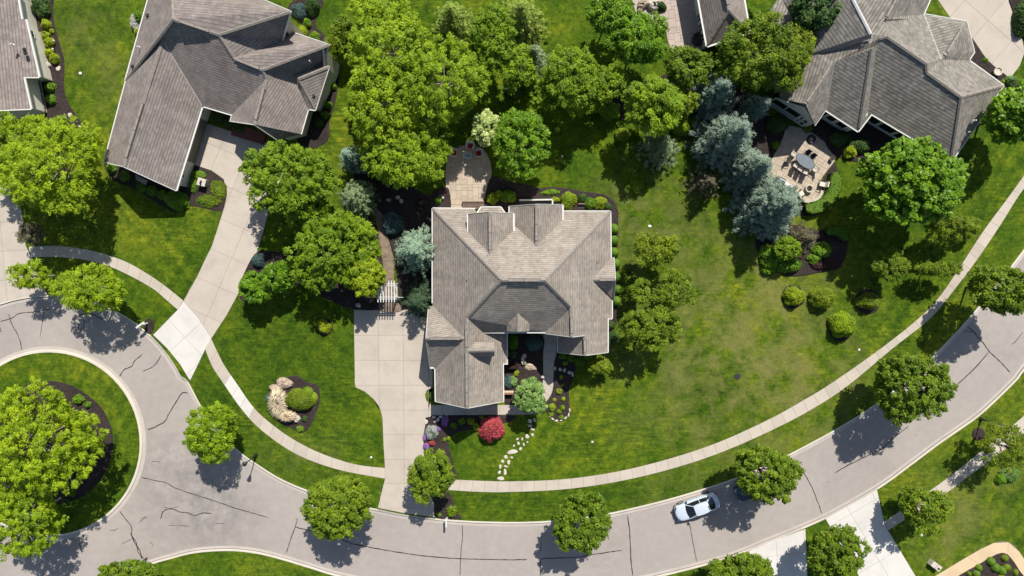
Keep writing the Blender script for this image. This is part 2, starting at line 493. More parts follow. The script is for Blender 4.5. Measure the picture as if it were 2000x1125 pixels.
M['L_white'] = leaf_mat('white_green_leaves', (.07, .165, .02), (.29, .43, .13), .25, .6)
M['L_red'] = leaf_mat('crimson_maple_leaves', (.20, .03, .035), (.60, .11, .13), .28, .5, (1.2, .8, .7))
M['L_maroon'] = leaf_mat('maroon_leaves', (.030, .012, .014), (.085, .03, .03), .2, .6, (1.2, .8, .7))
M['L_purple'] = leaf_mat('purple_flowers', (.16, .07, .27), (.42, .22, .55), .2, .7, (1, .8, 1))
M['L_silver'] = leaf_mat('silver_leaves', (.26, .27, .24), (.52, .52, .48), .2, .7, (1, 1, .9))
M['L_straw'] = leaf_mat('straw_grass', (.44, .36, .24), (.78, .70, .52), .2, .8, (1, 1, .8))
M['L_box'] = leaf_mat('clipped_boxwood_leaves', (.065, .15, .008), (.17, .30, .018), .25)
M['L_core'] = leaf_mat('inner_foliage', (.018, .04, .008), (.018, .04, .008), 0)  # dark core fill: shade between the leaves put into its colour

# ================================================================== GROUND
GZ = 0.11          # lawn level; the road lies at 0
C0 = (96, 866); R0 = 290
def circ(cx, cy, r, a0, a1, n): return [(cx+r*math.cos(math.radians(a0+(a1-a0)*k/n)), cy+r*math.sin(math.radians(a0+(a1-a0)*k/n))) for k in range(n+1)]
arcW = circ(C0[0], C0[1], R0, 70, 289, 40)
north_px = circ(C0[0], C0[1], R0, 289, 333, 10)+[(368, 745), (397, 798), (430, 842), (467, 880), (500, 904), (550, 935), (607, 959), (670, 979), (738, 994), (793, 1005), (850, 1012), (920, 1017), (1000, 1019), (1067, 1017), (1130, 1011), (1197, 1000), (1283, 980), (1357, 959), (1430, 935), (1490, 910), (1540, 887), (1633, 837), (1700, 795), (1760, 749), (1817, 698), (1860, 655), (1897, 614), (1945, 556), (1983, 507), (2030, 445), (2090, 360), (2160, 250)]
south_px = [(2240, 400), (2150, 530), (2070, 640), (2000, 722), (1980, 747), (1917, 807), (1875, 838), (1833, 867), (1773, 912), (1713, 955), (1610, 1013), (1500, 1059), (1427, 1088), (1333, 1115), (1220, 1140), (1100, 1158), (980, 1165), (860, 1158), (760, 1144), (667, 1127), (600, 1107), (550, 1092), (500, 1080), (447, 1075), (383, 1079), (333, 1091), (293, 1103), (245, 1125)]
nl = [Vector(p) for p in catmull(W(north_px, 0.0), 5)]
sl = [Vector(p) for p in catmull(W(south_px, 0.0), 5)]
wl_ = [Vector(p) for p in W(arcW, 0.0)]
road_outline = nl+sl+wl_[1:-1]
BIG = 240
sheet_l = sheet('lawn', [[(-BIG, -BIG), (BIG, -BIG), (BIG, BIG), (-BIG, BIG)], [tuple(p) for p in road_outline]], GZ, M['grass'])
tag(sheet_l, kind='structure')
road = sheet('road', [offset_poly(road_outline, -.3)], 0.0, M['asphalt'])
tag(road, kind='structure')
base = sheet('ground', [[(-BIG, -BIG), (BIG, -BIG), (BIG, BIG), (-BIG, BIG)]], -0.35, M['earth']); tag(base, kind='structure')

def strip_mesh(name, line, prof, mats, idx, side, parent=None, z_add=None, closed=False):
    """sweep a cross-section (offset, z) along a 2D line; side=+1 puts offsets on the left"""
    n = len(line); vs = []; fs = []; mi = []
    for i, p in enumerate(line):
        a = line[i-1] if (i > 0 or closed) else line[i]
        b = line[(i+1) % n] if (i < n-1 or closed) else line[i]
        d = (b-a).normalized(); nn = Vector((-d.y, d.x))*side
        for o, z in prof:
            q = p+nn*o; vs.append((q.x, q.y, z))
    k = len(prof)
    for i in range(n if closed else n-1):
        j = (i+1) % n
        for a in range(k-1):
            f = (i*k+a, i*k+a+1, j*k+a+1, j*k+a)
            if side > 0: f = f[::-1]
            fs.append(f); mi.append(idx[a])
    return mesh_obj(name, vs, fs, mats, parent, matidx=mi)
KPROF = [(-.02, -.1), (-.02, .125), (.0, .135), (.15, .135), (.175, .12), (.195, .018), (.235, .012), (.50, .006), (.52, -.03)]
KIDX = [0, 0, 0, 0, 1, 2, 1, 1]
RPROF = [(-.02, -.1), (-.02, .132), (.17, .10), (.20, .018), (.235, .012), (.50, .006), (.52, -.03)]
RIDX = [1, 1, 1, 2, 1, 1]
KM = [M['kerb'], M['gutterpan'], M['tar']]  # dark kerb-foot line: sealed joint, and kerb shadow put into the colour
def near_idx(line, px):
    q = P(px[0], px[1], 0).to_2d()
    return min(range(len(line)), key=lambda i: (line[i]-q).length)
def kerb_along(line, side, drops, name='kerb', seg=3.1):
    """drops: list of (px,px) ranges where a driveway crosses; splits the kerb into cast lengths"""
    cuts = [0]
    rr = sorted([tuple(sorted((near_idx(line, a), near_idx(line, b)))) for a, b in drops])
    parts = []; cur = 0
    for a, b in rr:
        if a > cur: parts.append((cur, a, False))
        parts.append((a, b, True)); cur = b
    if cur < len(line)-1: parts.append((cur, len(line)-1, False))
    root = None
    for a, b, low in parts:
        if b <= a: continue
        o = strip_mesh(name, line[a:b+1], RPROF if low else KPROF, KM, RIDX if low else KIDX, side)
        tag(o, kind='structure')
def densify(line, step=1.2):
    out = [line[0]]
    for p, q in zip(line[:-1], line[1:]):
        k = max(1, int((q-p).length/step))
        for i in range(1, k+1): out.append(p.lerp(q, i/k))
    return out
nld = densify(nl); sld = densify(sl)
kerb_along(nld, -1, [((0, 593), (92, 577)), ((297, 652), (370, 747)), ((738, 994), (850, 1013))])
kerb_along(sld, -1, [((1713, 955), (1610, 1013)), ((1573, 1032), (1462, 1075))])
tag(strip_mesh('kerb', densify(wl_), KPROF, KM, KIDX, 1 if False else -1), kind='structure')

# ---- planted island in the turning circle
isl = [Vector(p) for p in W(circ(96, 866, 190, 0, 360, 72)[:-1], 0.0)]
if area2(isl) < 0: isl = isl[::-1]
tag(strip_mesh('kerb', isl, [(0, -.02), (.02, .008), (.36, .014), (.39, .12), (.42, .135), (.64, .135), (.66, .09)], [M['gutterpan'], M['kerb']], [0, 0, 1, 1, 1, 1], 1, closed=True), kind='structure')
tag(sheet('lawn', [offset_poly(isl, .64)], GZ+.005, M['grass']), kind='structure')
def blob_line(cx, cy, r, n=60, wob=.0, seed=1, sx=1, sy=1):
    rg = random.Random(seed); ph = [rg.uniform(0, 6.28) for _ in range(4)]
    out = []
    for k in range(n):
        t = 2*PI*k/n
        rr = r*(1+wob*(math.sin(3*t+ph[0])+.6*math.sin(5*t+ph[1])+.35*math.sin(11*t+ph[2])))
        out.append((cx+rr*sx*math.cos(t), cy+rr*sy*math.sin(t)))
    return out

# ---- mulch beds: gently mounded, with a cut edge
def bed(px, closed_smooth=True, z=GZ, step=4, mat='mulch', name='mulch_bed', lift=.035):
    pl = catmull(px, step, True) if closed_smooth else px
    w = [Vector(p) for p in W(pl, z)]
    a = w; b_ = offset_poly(w, .10)
    n = len(a)
    vs = [(p.x, p.y, z+.004) for p in a]+[(p.x, p.y, z+lift) for p in b_]
    fs = []
    ccw = area2(a) > 0
    for i in range(n):
        j = (i+1) % n
        fs.append((i, j, j+n, i+n) if ccw else (j, i, i+n, j+n))
    pp = [[Vector((p.x, p.y, 0)) for p in b_]]
    for t in tessellate_polygon(pp):
        x, y, c = t
        if (pp[0][y]-pp[0][x]).cross(pp[0][c]-pp[0][x]).z < 0: y, c = c, y
        fs.append((x+n, y+n, c+n))
    return tag(mesh_obj(name, vs, fs, M[mat]), kind='structure')
BEDS = [
 blob_line(98, 866, 122, 60, .012, 3),
 [(52, -30), (102, -30), (104, 30), (111, 65), (120, 97), (126, 120), (126, 175), (136, 205), (150, 226), (163, 246), (161, 262), (130, 275), (60, 262), (20, 250), (70, 235), (84, 160), (74, 110), (62, 50)],
 [(366, 322), (413, 334), (436, 350), (445, 375), (439, 404), (428, 413), (373, 403), (345, 415), (312, 400), (268, 372), (222, 352), (203, 320), (230, 315), (340, 360)],
 [(560, 20), (600, -20), (631, -25), (630, 10), (618, 32), (620, 55), (640, 75), (648, 110), (662, 150), (655, 200), (644, 235), (640, 275), (600, 290), (575, 250), (620, 150), (600, 60)],
 [(575, 733), (600, 746), (620, 752), (625, 775), (620, 800), (606, 832), (588, 846), (570, 836), (548, 828), (530, 805), (524, 770), (535, 748)],
 [(845, 812), (995, 811), (1000, 822), (958, 832), (905, 842), (888, 848), (876, 862), (881, 890), (888, 915), (894, 937), (876, 937), (862, 925), (845, 900), (829, 882), (827, 850), (832, 825)],
 [(988, 655), (1060, 655), (1060, 700), (1060, 745), (1052, 772), (1030, 786), (1000, 789), (985, 785), (986, 700)],
 [(1089, 690), (1112, 692), (1124, 705), (1122, 735), (1112, 760), (1112, 790), (1114, 804), (1108, 816), (1098, 823), (1084, 822), (1072, 810), (1063, 796), (1074, 776), (1081, 757), (1082, 720)],
 [(1190, 405), (1204, 412), (1208, 450), (1206, 500), (1210, 560), (1206, 620), (1196, 650), (1186, 650), (1184, 500)],
 [(1050, 368), (1095, 366), (1140, 374), (1180, 380), (1200, 395), (1208, 420), (1190, 425), (1060, 420), (1020, 405), (1010, 380)],
 [(960, 345), (1000, 355), (1050, 368), (1056, 395), (1040, 410), (948, 410), (948, 378)],
 [(874, 365), (880, 382), (880, 408), (846, 410), (838, 395), (846, 374)],
 [(730, 300), (770, 330), (800, 360), (830, 380), (846, 400), (846, 560), (835, 600), (784, 604), (780, 590), (772, 514), (765, 489), (755, 455), (742, 420), (705, 400), (690, 340), (700, 300)],
 [(690, 420), (728, 425), (740, 470), (746, 510), (751, 560), (748, 602), (690, 604), (640, 585), (600, 560), (560, 560), (510, 588), (478, 590), (465, 570), (480, 525), (505, 490), (555, 490), (620, 450)],
 [(1475, 480), (1500, 520), (1540, 540), (1590, 535), (1640, 520), (1655, 485), (1650, 455), (1625, 445), (1595, 450), (1560, 440), (1520, 440), (1485, 455)],
 [(1510, 306), (1524, 282), (1533, 250), (1500, 225), (1470, 240), (1450, 270), (1460, 300), (1490, 330)],
 [(1565, 250), (1586, 259), (1609, 276), (1618, 291), (1633, 306), (1690, 320), (1730, 310), (1780, 290), (1710, 225), (1600, 215)],
 [(1607, 368), (1603, 380), (1588, 392), (1575, 394), (1560, 400), (1560, 420), (1600, 418), (1622, 395), (1632, 350), (1634, 322), (1627, 320), (1610, 345)],
 [(852, 965), (872, 958), (884, 975), (893, 1000), (900, 1013), (852, 1012), (848, 985)],
 blob_line(291, 637, 13, 20, 0, 2, .8, 1.2),
 blob_line(1911, 848, 13, 20, 0, 2),
 blob_line(634, 639, 17, 24, .02, 5),
 blob_line(1694, 589, 25, 24, .02, 6),
 blob_line(1643, 638, 28, 24, .02, 7),
 blob_line(1549, 580, 23, 24, .02, 8),
 [(1871, 1126), (1912, 1101), (1945, 1083), (1957, 1079), (1967, 1082), (1976, 1091), (1990, 1112), (2010, 1140), (2000, 1160), (1850, 1160)],
 [(1100, 100), (1160, 120), (1220, 170), (1290, 150), (1340, 130), (1480, 200), (1470, 300), (1400, 330), (1330, 240), (1230, 240), (1140, 200), (1080, 180)],
 [(1893, 70), (1930, 118), (1972, 152), (2000, 180), (1960, 200), (1900, 140)],
 [(1970, -20), (2040, -20), (2040, 90), (1995, 62), (1980, 33)],
]
for ib, bpx in enumerate(BEDS): bed(bpx, lift=.030+.0027*ib, z=GZ+.0001*ib)
# bare earth under the trees and the earth footpath
bed([(733, 412), (740, 460), (746, 499), (751, 547), (746, 575), (741, 606), (784, 606), (772, 580), (769, 547), (770, 514), (765, 489), (755, 455), (748, 420)], mat='earth', name='earth_path', z=GZ+.125, lift=.01)

# ---- concrete walks built slab by slab
def slab(poly, z0, z1, mat, parent, gap=.012, name='slab'):
    if abs(area2(poly)) < .02: return None
    q = offset_poly(poly, gap)
    mb = MB().prism(q, z0, z1)
    return mb.build(name, mat, parent)
def walk(up_px, lo_px, n, name='sidewalk', mat='walk', z=.14, new=()):
    A = [Vector(p) for p in catmull(W(up_px, z), 6)]; B = [Vector(p) for p in catmull(W(lo_px, z), 6)]
    root = tag(sheet(name, [[tuple(p) for p in A]+[tuple(p) for p in B[::-1]]], z-.012, M['joint']), kind='structure')
    a, _ = resample(A, n*3); b, _ = resample(B, n*3)
    for i in range(n):
        pl = a[i*3:i*3+4]+b[i*3:i*3+4][::-1]
        slab(pl, z-.1, z, M['concrete_new' if i in new else mat], root)
    return root
walk([(56, 482), (110, 480), (167, 487), (207, 497), (250, 513), (293, 538), (327, 562), (358, 587)],
     [(60, 503), (110, 502), (167, 508), (217, 522), (260, 542), (300, 565), (326, 587), (347, 605)], 13)
walk([(413, 662), (435, 708), (463, 750), (500, 801), (550, 843), (600, 873), (650, 894), (700, 908), (752, 914)],
     [(400, 680), (414, 715), (437, 750), (467, 793), (500, 831), (550, 870), (600, 897), (667, 919), (752, 935)], 17, new=(3, 4, 5))
walk([(876, 936), (940, 939), (1000, 940), (1100, 936), (1200, 922), (1300, 898), (1400, 865), (1500, 820), (1567, 783), (1623, 749), (1713, 686), (1787, 628), (1833, 582), (1877, 518), (1923, 448), (1977, 375), (2040, 285), (2090, 205)],
     [(872, 957), (940, 961), (1000, 961), (1100, 956), (1200, 942), (1300, 919), (1400, 887), (1500, 844), (1583, 801), (1655, 754), (1743, 681), (1817, 622), (1867, 562), (1910, 505), (1957, 435), (1993, 378), (2058, 290), (2108, 210)], 62)
walk([(1727, 1019), (1828, 950), (1880, 910), (1930, 870), (2000, 812), (2070, 745)],
     [(1735, 1036), (1847, 964), (1895, 928), (1940, 896), (2010, 838), (2085, 765)], 18)
walk([(843, 791), (1000, 791), (1040, 791)], [(843, 811), (1000, 810), (1043, 809)], 9, 'front_walk', 'concrete', .145)
walk([(1087, 652), (1086.5, 691), (1082, 708), (1081, 735), (1080, 758), (1075, 773), (1066, 785), (1052, 799), (1036, 810)],
     [(1061, 652), (1061, 682), (1061, 710), (1061, 735), (1060, 748), (1056, 762), (1048, 774), (1036, 784), (1022, 790)], 10, 'front_walk', 'concrete', .147)
tan = walk([(1815, 1132), (1850, 1111), (1890, 1087), (1920, 1070), (1939.5, 1061), (1956, 1057), (1972, 1060), (1985, 1070), (2003, 1095), (2020, 1125)],
     [(1860, 1132), (1885, 1117), (1912, 1102), (1930, 1091), (1945, 1083), (1957, 1079), (1967, 1082), (1976, 1091), (1990, 1112), (2000, 1132)], 3, 'tan_path', 'tanpath')

# ---- driveways: outline cut into slabs by a grid of joints
def driveway(px, origin, ang, sx, sy, name='driveway', mat='concrete', z=.137, smooth=False, irregular=None):
    pl = [Vector(p) for p in W(catmull(px, 4, True) if smooth else px, z)]
    root = tag(sheet(name, [[tuple(p) for p in pl]], z-.012, M['joint']), kind='structure')
    O = P(origin[0], origin[1], z).to_2d(); ca, sa = math.cos(ang), math.sin(ang)
    ux = Vector((ca, sa)); uy = Vector((-sa, ca))
    us = [(p-O).dot(ux) for p in pl]; vs = [(p-O).dot(uy) for p in pl]
    for i in range(math.floor(min(us)/sx), math.ceil(max(us)/sx)):
        for j in range(math.floor(min(vs)/sy), math.ceil(max(vs)/sy)):
            q = clip_half(pl, O+ux*i*sx, ux); q = clip_half(q, O+ux*(i+1)*sx, -ux) if len(q) > 2 else q
            q = clip_half(q, O+uy*j*sy, uy) if len(q) > 2 else q; q = clip_half(q, O+uy*(j+1)*sy, -uy) if len(q) > 2 else q
            if len(q) < 3: continue
            r = [q[0]]
            for p in q[1:]:
                if (p-r[-1]).length > .03: r.append(p)
            if len(r) > 2 and (r[0]-r[-1]).length < .03: r.pop()
            if len(r) > 2: slab(r, z-.1, z, M[mat], root)
    return root
driveway([(691, 605), (838, 605), (845, 640), (845, 757), (834, 762), (830, 771), (833, 783), (843, 791), (843, 811), (832, 824), (827, 850), (828, 885), (833, 930), (838, 960), (848, 985), (850, 1010), (793, 1003), (738, 992), (745, 963), (752, 935), (752, 915), (749, 870), (747, 817), (742, 797), (730, 780), (713, 765), (695, 757), (693, 750)],
         (691, 655), 0, 2.58, 2.62)
driveway([(400, 240), (500, 272), (560, 290), (560, 330), (540, 365), (527, 402), (515, 450), (500, 498), (480, 542), (463, 578), (443, 615), (424, 644), (413, 661), (388, 622), (358, 588), (368, 570), (385, 540), (400, 508), (414, 480), (423, 452), (437, 408), (443, 380), (437, 350), (413, 333), (380, 322)],
         (430, 290), -.42, 2.75, 3.3)
driveway([(358, 588), (388, 622), (413, 661), (402, 680), (371, 744), (352, 712), (326, 680), (299, 654), (347, 605)],
         (398, 625), -.83, 2.9, 2.7, 'driveway_apron', 'concrete_new')
driveway([(-220, 300), (0, 312), (25, 330), (22, 370), (42, 412), (50, 480), (62, 503), (76, 540), (93, 577), (50, 580), (0, 592), (-60, 618), (-220, 600)],
         (0, 434), .06, 3.0, 3.0)
driveway([(1713, 957), (1727, 1020), (1735, 1037), (1790, 1128), (1850, 1230), (1750, 1230), (1686, 1140), (1625, 1035), (1612, 1013)],
         (1690, 1050), .55, 3.0, 3.0, 'driveway', 'concrete_new')
driveway([(1573, 1033), (1577, 1128), (1580, 1240), (1440, 1240), (1475, 1140), (1480, 1105), (1462, 1077), (1500, 1060)],
         (1573, 1080), .1, 3.0, 3.0, 'driveway', 'concrete_new')
driveway([(1790, -60), (2000, -60), (1977, 0), (1980, 33), (1993, 63), (2002, 100), (1992, 128), (1973, 153), (1930, 120), (1895, 85), (1860, 40)],
         (1930, 40), -.7, 3.2, 3.2)

# ---- paver terraces, each stone its own block, laid in a random ashlar bond
def paving(px, origin, ang, u, mat, name, seed, z=.15, gap=.012, sizes=((2, 1), (1, 2), (2, 2), (1, 1), (3, 2), (2, 3))):
    pl = [Vector(p) for p in W(catmull(px, 4, True), z)]
    root = tag(sheet(name, [[tuple(p) for p in pl]], z-.018, M['joint']), kind='structure')
    O = P(origin[0], origin[1], z).to_2d(); ca, sa = math.cos(ang), math.sin(ang)
    ux = Vector((ca, sa)); uy = Vector((-sa, ca)); rg = random.Random(seed)
    us = [(p-O).dot(ux)/u for p in pl]; vs = [(p-O).dot(uy)/u for p in pl]
    i0, i1, j0, j1 = math.floor(min(us)), math.ceil(max(us)), math.floor(min(vs)), math.ceil(max(vs))
    used = set(); cnt = 0
    for j in range(j0, j1):
        for i in range(i0, i1):
            if (i, j) in used: continue
            opts = [s for s in sizes if all((i+a, j+b) not in used for a in range(s[0]) for b in range(s[1]))]
            w, h = rg.choice(opts or [(1, 1)])
            for a in range(w):
                for b in range(h): used.add((i+a, j+b))
            q = pl
            for (o, n) in ((O+ux*i*u, ux), (O+ux*(i+w)*u, -ux), (O+uy*j*u, uy), (O+uy*(j+h)*u, -uy)):
                q = clip_half(q, o, n)
                if len(q) < 3: break
            if len(q) < 3 or abs(area2(q)) < .01: continue
            r = [q[0]]
            for p in q[1:]:
                if (p-r[-1]).length > .03: r.append(p)
            if len(r) > 2 and (r[0]-r[-1]).length < .03: r.pop()
            if len(r) > 2:
                slab(r, z-.06, z+rg.uniform(-.004, .006), M[mat], root, gap, 'paver'); cnt += 1
    return root, cnt
_, c1 = paving([(880, 405), (880, 383), (872, 370), (870, 335), (877, 303), (893, 288), (918, 283), (944, 291), (957, 315), (960, 342), (948, 378), (946, 405)], (880, 405), 0, .29, 'paver', 'paved_terrace', 4, sizes=((2, 1), (1, 2), (2, 2), (3, 2), (2, 3)))
_, c2 = paving([(1240, -40), (1358, -40), (1356, 10), (1373, 94), (1345, 97), (1318, 106), (1305, 82), (1296, 54), (1262, 40), (1240, 20)], (1300, 20), .12, .30, 'paver_grey', 'paved_terrace', 5, sizes=((2, 2), (3, 2), (2, 3), (3, 3)))
_, c3 = paving([(1533, 248), (1524, 282), (1510, 306), (1498, 342), (1520, 366), (1548, 382), (1575, 392), (1588, 392), (1603, 380), (1607, 362), (1605, 348), (1627, 319), (1633, 306), (1618, 291), (1609, 276), (1586, 259), (1565, 250)], (1560, 300), -.5, .34, 'paver', 'paved_terrace', 6, sizes=((2, 1), (1, 2), (2, 2), (3, 2)))

# ---- sealed cracks in the road
cracks = [
 [(0, 628), (22, 622), (38, 612), (62, 610), (98, 604)],
 [(17, 613), (22, 630), (38, 662), (44, 690)], [(87, 600), (84, 622), (78, 660)],
 [(0, 640), (2, 648), (1, 645)],
 [(153, 632), (153, 642), (162, 643), (165, 628), (160, 621)],
 [(155, 616), (172, 612), (190, 618), (206, 628)],
 [(233, 736), (243, 722), (256, 716), (264, 704), (278, 692)], [(278, 725), (296, 718), (306, 708), (315, 694)],
 [(288, 839), (303, 834), (322, 823), (328, 812), (341, 790), (352, 772), (358, 767), (367, 768)],
 [(277, 932), (300, 938), (325, 943), (342, 953), (377, 965), (420, 979), (465, 994), (524, 1011)],
 [(234, 998), (244, 1012), (257, 1030), (257, 1045), (266, 1060), (270, 1078), (281, 1091)], [(255, 1040), (262, 1058), (273, 1075), (277, 1092)],
 [(237, 1063), (257, 1053)], [(214, 1035), (224, 1036), (230, 1032)], [(292, 1058), (297, 1062), (300, 1067)],
 [(153, 1056), (158, 1068), (160, 1082)], [(81, 1075), (82, 1100)],
 [(296, 902), (304, 901), (313, 903)], [(273, 1021), (280, 1012), (287, 1009)], [(328, 1027), (345, 1026), (371, 1028)], [(422, 1023), (438, 1022)],
 [(314, 1014), (318, 1000), (330, 994), (340, 995), (352, 1000), (368, 1002), (380, 1007), (395, 1002), (413, 1003)], [(320, 991), (335, 992), (350, 989)],
 [(581, 1012), (577, 1028), (569, 1050), (559, 1080)], [(577, 1029), (591, 1033), (640, 1043), (690, 1062), (740, 1072), (800, 1082), (850, 1088), (900, 1091), (960, 1093), (1030, 1093)],
 [(903, 1026), (903, 1050), (900, 1085), (898, 1125)],
 [(1057, 1057), (1056, 1078)], [(1055, 1125), (1056, 1105), (1058, 1092), (1090, 1090), (1130, 1088), (1165, 1082), (1215, 1075)], [(1053, 1100), (1060, 1126)],
 [(1225, 1007), (1229, 1030), (1231, 1060), (1232, 1090), (1236, 1125)],
 [(1344, 1018), (1349, 1035), (1354, 1062), (1361, 1098)],
 [(1566, 918), (1577, 935), (1587, 955), (1597, 980), (1605, 1003)],
 [(1630, 924), (1656, 909), (1690, 892), (1720, 878), (1745, 855), (1775, 832)],
 [(1858, 760), (1871, 750), (1905, 718), (1931, 687)], [(1890, 638), (1905, 652), (1920, 670), (1932, 686), (1950, 703), (1973, 728)], [(1882, 645), (1892, 648), (1899, 648)],
 [(1975, 674), (1985, 665), (1998, 648)], [(1617, 940), (1618, 943)], [(1788, 850), (1790, 851)],
]
rgc = random.Random(11)
for cpx in cracks:
    if len(cpx) < 2: continue
    w = densify([Vector(p) for p in catmull(W(cpx, 0), 5)], .25)
    w = [p+Vector((rgc.uniform(-.025, .025), rgc.uniform(-.025, .025))) for p in w]
    wd = rgc.uniform(.075, .11) if len(cpx) > 3 else rgc.uniform(.05, .07)
    n = len(w); vs = []; fs = []
    for i, p in enumerate(w):
        d = (w[min(i+1, n-1)]-w[max(i-1, 0)]); d = d.normalized() if d.length > 0 else Vector((1, 0)); nn = Vector((-d.y, d.x))
        k = wd/2*(rgc.uniform(.7, 1.25))*(1 if 0 < i < n-1 else .3)
        vs += [(p.x-nn.x*k, p.y-nn.y*k, .0045), (p.x+nn.x*k, p.y+nn.y*k, .0045)]
    for i in range(n-1): fs.append((2*i+2, 2*i+3, 2*i+1, 2*i))
    mesh_obj('sealed_crack', vs, fs, M['tar'], road)

# ================================================================== HOUSES
def roof_faces(root, V, faces, mat, name='roof'):
    """V: name -> world Vector. each face gets shingle coordinates: u along its eave, v up its slope"""
    verts = []; fs = []; uvs = []
    for f in faces:
        pts = [V[n] for n in f]
        nrm = Vector((0, 0, 0))
        for i in range(len(pts)):
            p, q = pts[i], pts[(i+1) % len(pts)]
            nrm += Vector(((p.y-q.y)*(p.z+q.z), (p.z-q.z)*(p.x+q.x), (p.x-q.x)*(p.y+q.y)))
        nrm.normalize()
        if nrm.z < 0: nrm = -nrm
        up = Vector((-nrm.x*nrm.z, -nrm.y*nrm.z, nrm.x**2+nrm.y**2)); up = up.normalized() if up.length > 1e-4 else Vector((0, 1, 0))
        u = up.cross(nrm).normalized()
        flat = [Vector((p.x, p.y, 0)) for p in pts]
        for t in tessellate_polygon([flat]):
            a, b, c = t
            if (flat[b]-flat[a]).cross(flat[c]-flat[a]).z < 0: b, c = c, b
            n0 = len(verts)
            for k in (a, b, c):
                verts.append(pts[k]); uvs.append((pts[k].dot(u), pts[k].dot(up)))
            fs.append((n0, n0+1, n0+2))
            for k in (a, b, c): verts.append(pts[k]-Vector((0, 0, .14))); uvs.append((0, 0))
            fs.append((n0+5, n0+4, n0+3))
    o = mesh_obj(name, verts, fs, mat, root)
    ul = o.data.uv_layers.new(name='UVMap')
    li = 0
    for f in fs:
        for k in f: ul.data[li].uv = uvs[k]; li += 1
    return o
def gutters(root, V, edges, inside, name='gutter', w=.095, h=.15, mat='white', drop=.06):
    """white gutter or rake board along roof edges; 'inside' is a point over the roof"""
    for e in edges:
        for a, b in zip(e[:-1], e[1:]):
            A, B = V[a], V[b]
            d = Vector((B.x-A.x, B.y-A.y, 0))
            if d.length < .05: continue
            n = Vector((-d.y, d.x, 0)).normalized()
            I = inside if isinstance(inside, Vector) else V[inside]
            if (I-A).dot(n) > 0: n = -n
            off = n*(w/2)-Vector((0, 0, h/2-.03))
            MB().bar(A+off, B+off, w, h).build(name, M[mat], root)
def caps(root, V, edges, w=.34, name='ridge_cap', mat='cap', lift=.035):
    for e in edges:
        for a, b in zip(e[:-1], e[1:]):
            A, B = V[a], V[b]; d = (B-A)
            if d.length < .3: continue
            s = Vector((-d.y, d.x, 0)).normalized()*(w/2)
            dz = Vector((0, 0, w*.30)); up = Vector((0, 0, lift+.02))
            k = max(1, int(d.length/.9)); vs = []; fs = []
            for i in range(k):
                t0, t1 = i/k, (i+1)/k
                P0 = A+d*t0+up+Vector((0, 0, .02)); P1 = A+d*t1+up
                n0 = len(vs)
                vs += [P0-s-dz, P0, P0+s-dz, P1-s-dz, P1, P1+s-dz]
                fs += [(n0, n0+1, n0+4, n0+3), (n0+1, n0+2, n0+5, n0+4), (n0, n0+2, n0+1)]
            mesh_obj(name, vs, fs, M[mat], root)
def vent_strip(root, A, B, w=.30, h=.05):
    o = MB().bar(A+Vector((0, 0, .05)), B+Vector((0, 0, .05)), w, h).build('ridge_vent', M['cap_dark'], root)
    d = B-A
    o2 = MB()
    k = max(1, int(d.length/1.1))
    for i in range(k):
        o2.bar(A+d*(i/k)+d.normalized()*.02+Vector((0, 0, .09)), A+d*((i+1)/k)-d.normalized()*.02+Vector((0, 0, .09)), w*.8, .03)
    o2.build('vent_cap', M['cap'], o)
def walls(root, V, loop, mat, inset=.42, z0=0.05, skip=(), name='wall', drop=.05, cut=None):
    """one wall per roof edge, its top following that edge"""
    pl = [V[n].to_2d() for n in loop]
    inn = offset_poly(pl, inset); n = len(loop)
    out = {}
    for i in range(n):
        j = (i+1) % n
        if (loop[i], loop[j]) in skip: continue
        a, b = inn[i], inn[j]
        if (b-a).length < .1: continue
        za, zb = V[loop[i]].z-drop, V[loop[j]].z-drop
        d = (b-a).normalized(); nn = Vector((-d.y, d.x))*(1 if area2(pl) > 0 else -1)*.14
        vs = [(a.x, a.y, z0), (b.x, b.y, z0), (b.x, b.y, zb), (a.x, a.y, za), (a.x+nn.x, a.y+nn.y, z0), (b.x+nn.x, b.y+nn.y, z0), (b.x+nn.x, b.y+nn.y, zb), (a.x+nn.x, a.y+nn.y, za)]
        o = mesh_obj(name, vs, [(0, 1, 2, 3), (5, 4, 7, 6), (3, 2, 6, 7), (1, 5, 6, 2), (4, 0, 3, 7)], M[mat], root)
        out[(loop[i], loop[j])] = (a, b, -nn.normalized(), o)
    return out
def window(wallrec, t0, t1, z0, z1, cols=1, rows=1, name='window', frame='white'):
    """opening t0..t1 along the wall, frame proud of the siding, panes set back in it"""
    a, b, n, wo = wallrec
    A = a.lerp(b, t0); B = a.lerp(b, t1); n3 = Vector((n.x, n.y, 0))
    f = MB(); g = []
    def pt(t, z, o): q = A.lerp(B, t); return Vector((q.x, q.y, z))+n3*o
    for c in range(cols+1): f.bar(pt(c/cols, z0, .04), pt(c/cols, z1, .04), .10 if c in (0, cols) else .07, .07, up=n3)
    for r in range(rows+1):
        z = z0+(z1-z0)*r/rows; f.bar(pt(0, z, .042), pt(1, z, .042), .074, .10 if r in (0, rows) else .06, up=(0, 0, 1))
    fo = f.build(name, M[frame], wo)
    for c in range(cols):
        for r in range(rows):
            za = z0+(z1-z0)*r/rows; zb = z0+(z1-z0)*(r+1)/rows
            q = [pt(c/cols, za, .018), pt((c+1)/cols, za, .018), pt((c+1)/cols, zb, .018), pt(c/cols, zb, .018)]
            mesh_obj('pane', q, [(0, 1, 2, 3)], M['glass'], fo)
def pipe_vent(root, p, r=.06, h=.35, mat='white', name='vent_pipe'):
    MB().lathe(p-Vector((0, 0, .1)), [(r*1.8, 0), (r*1.8, .13), (r, .16), (r, h), (r*.8, h+.01)], 9).build(name, M[mat], root)
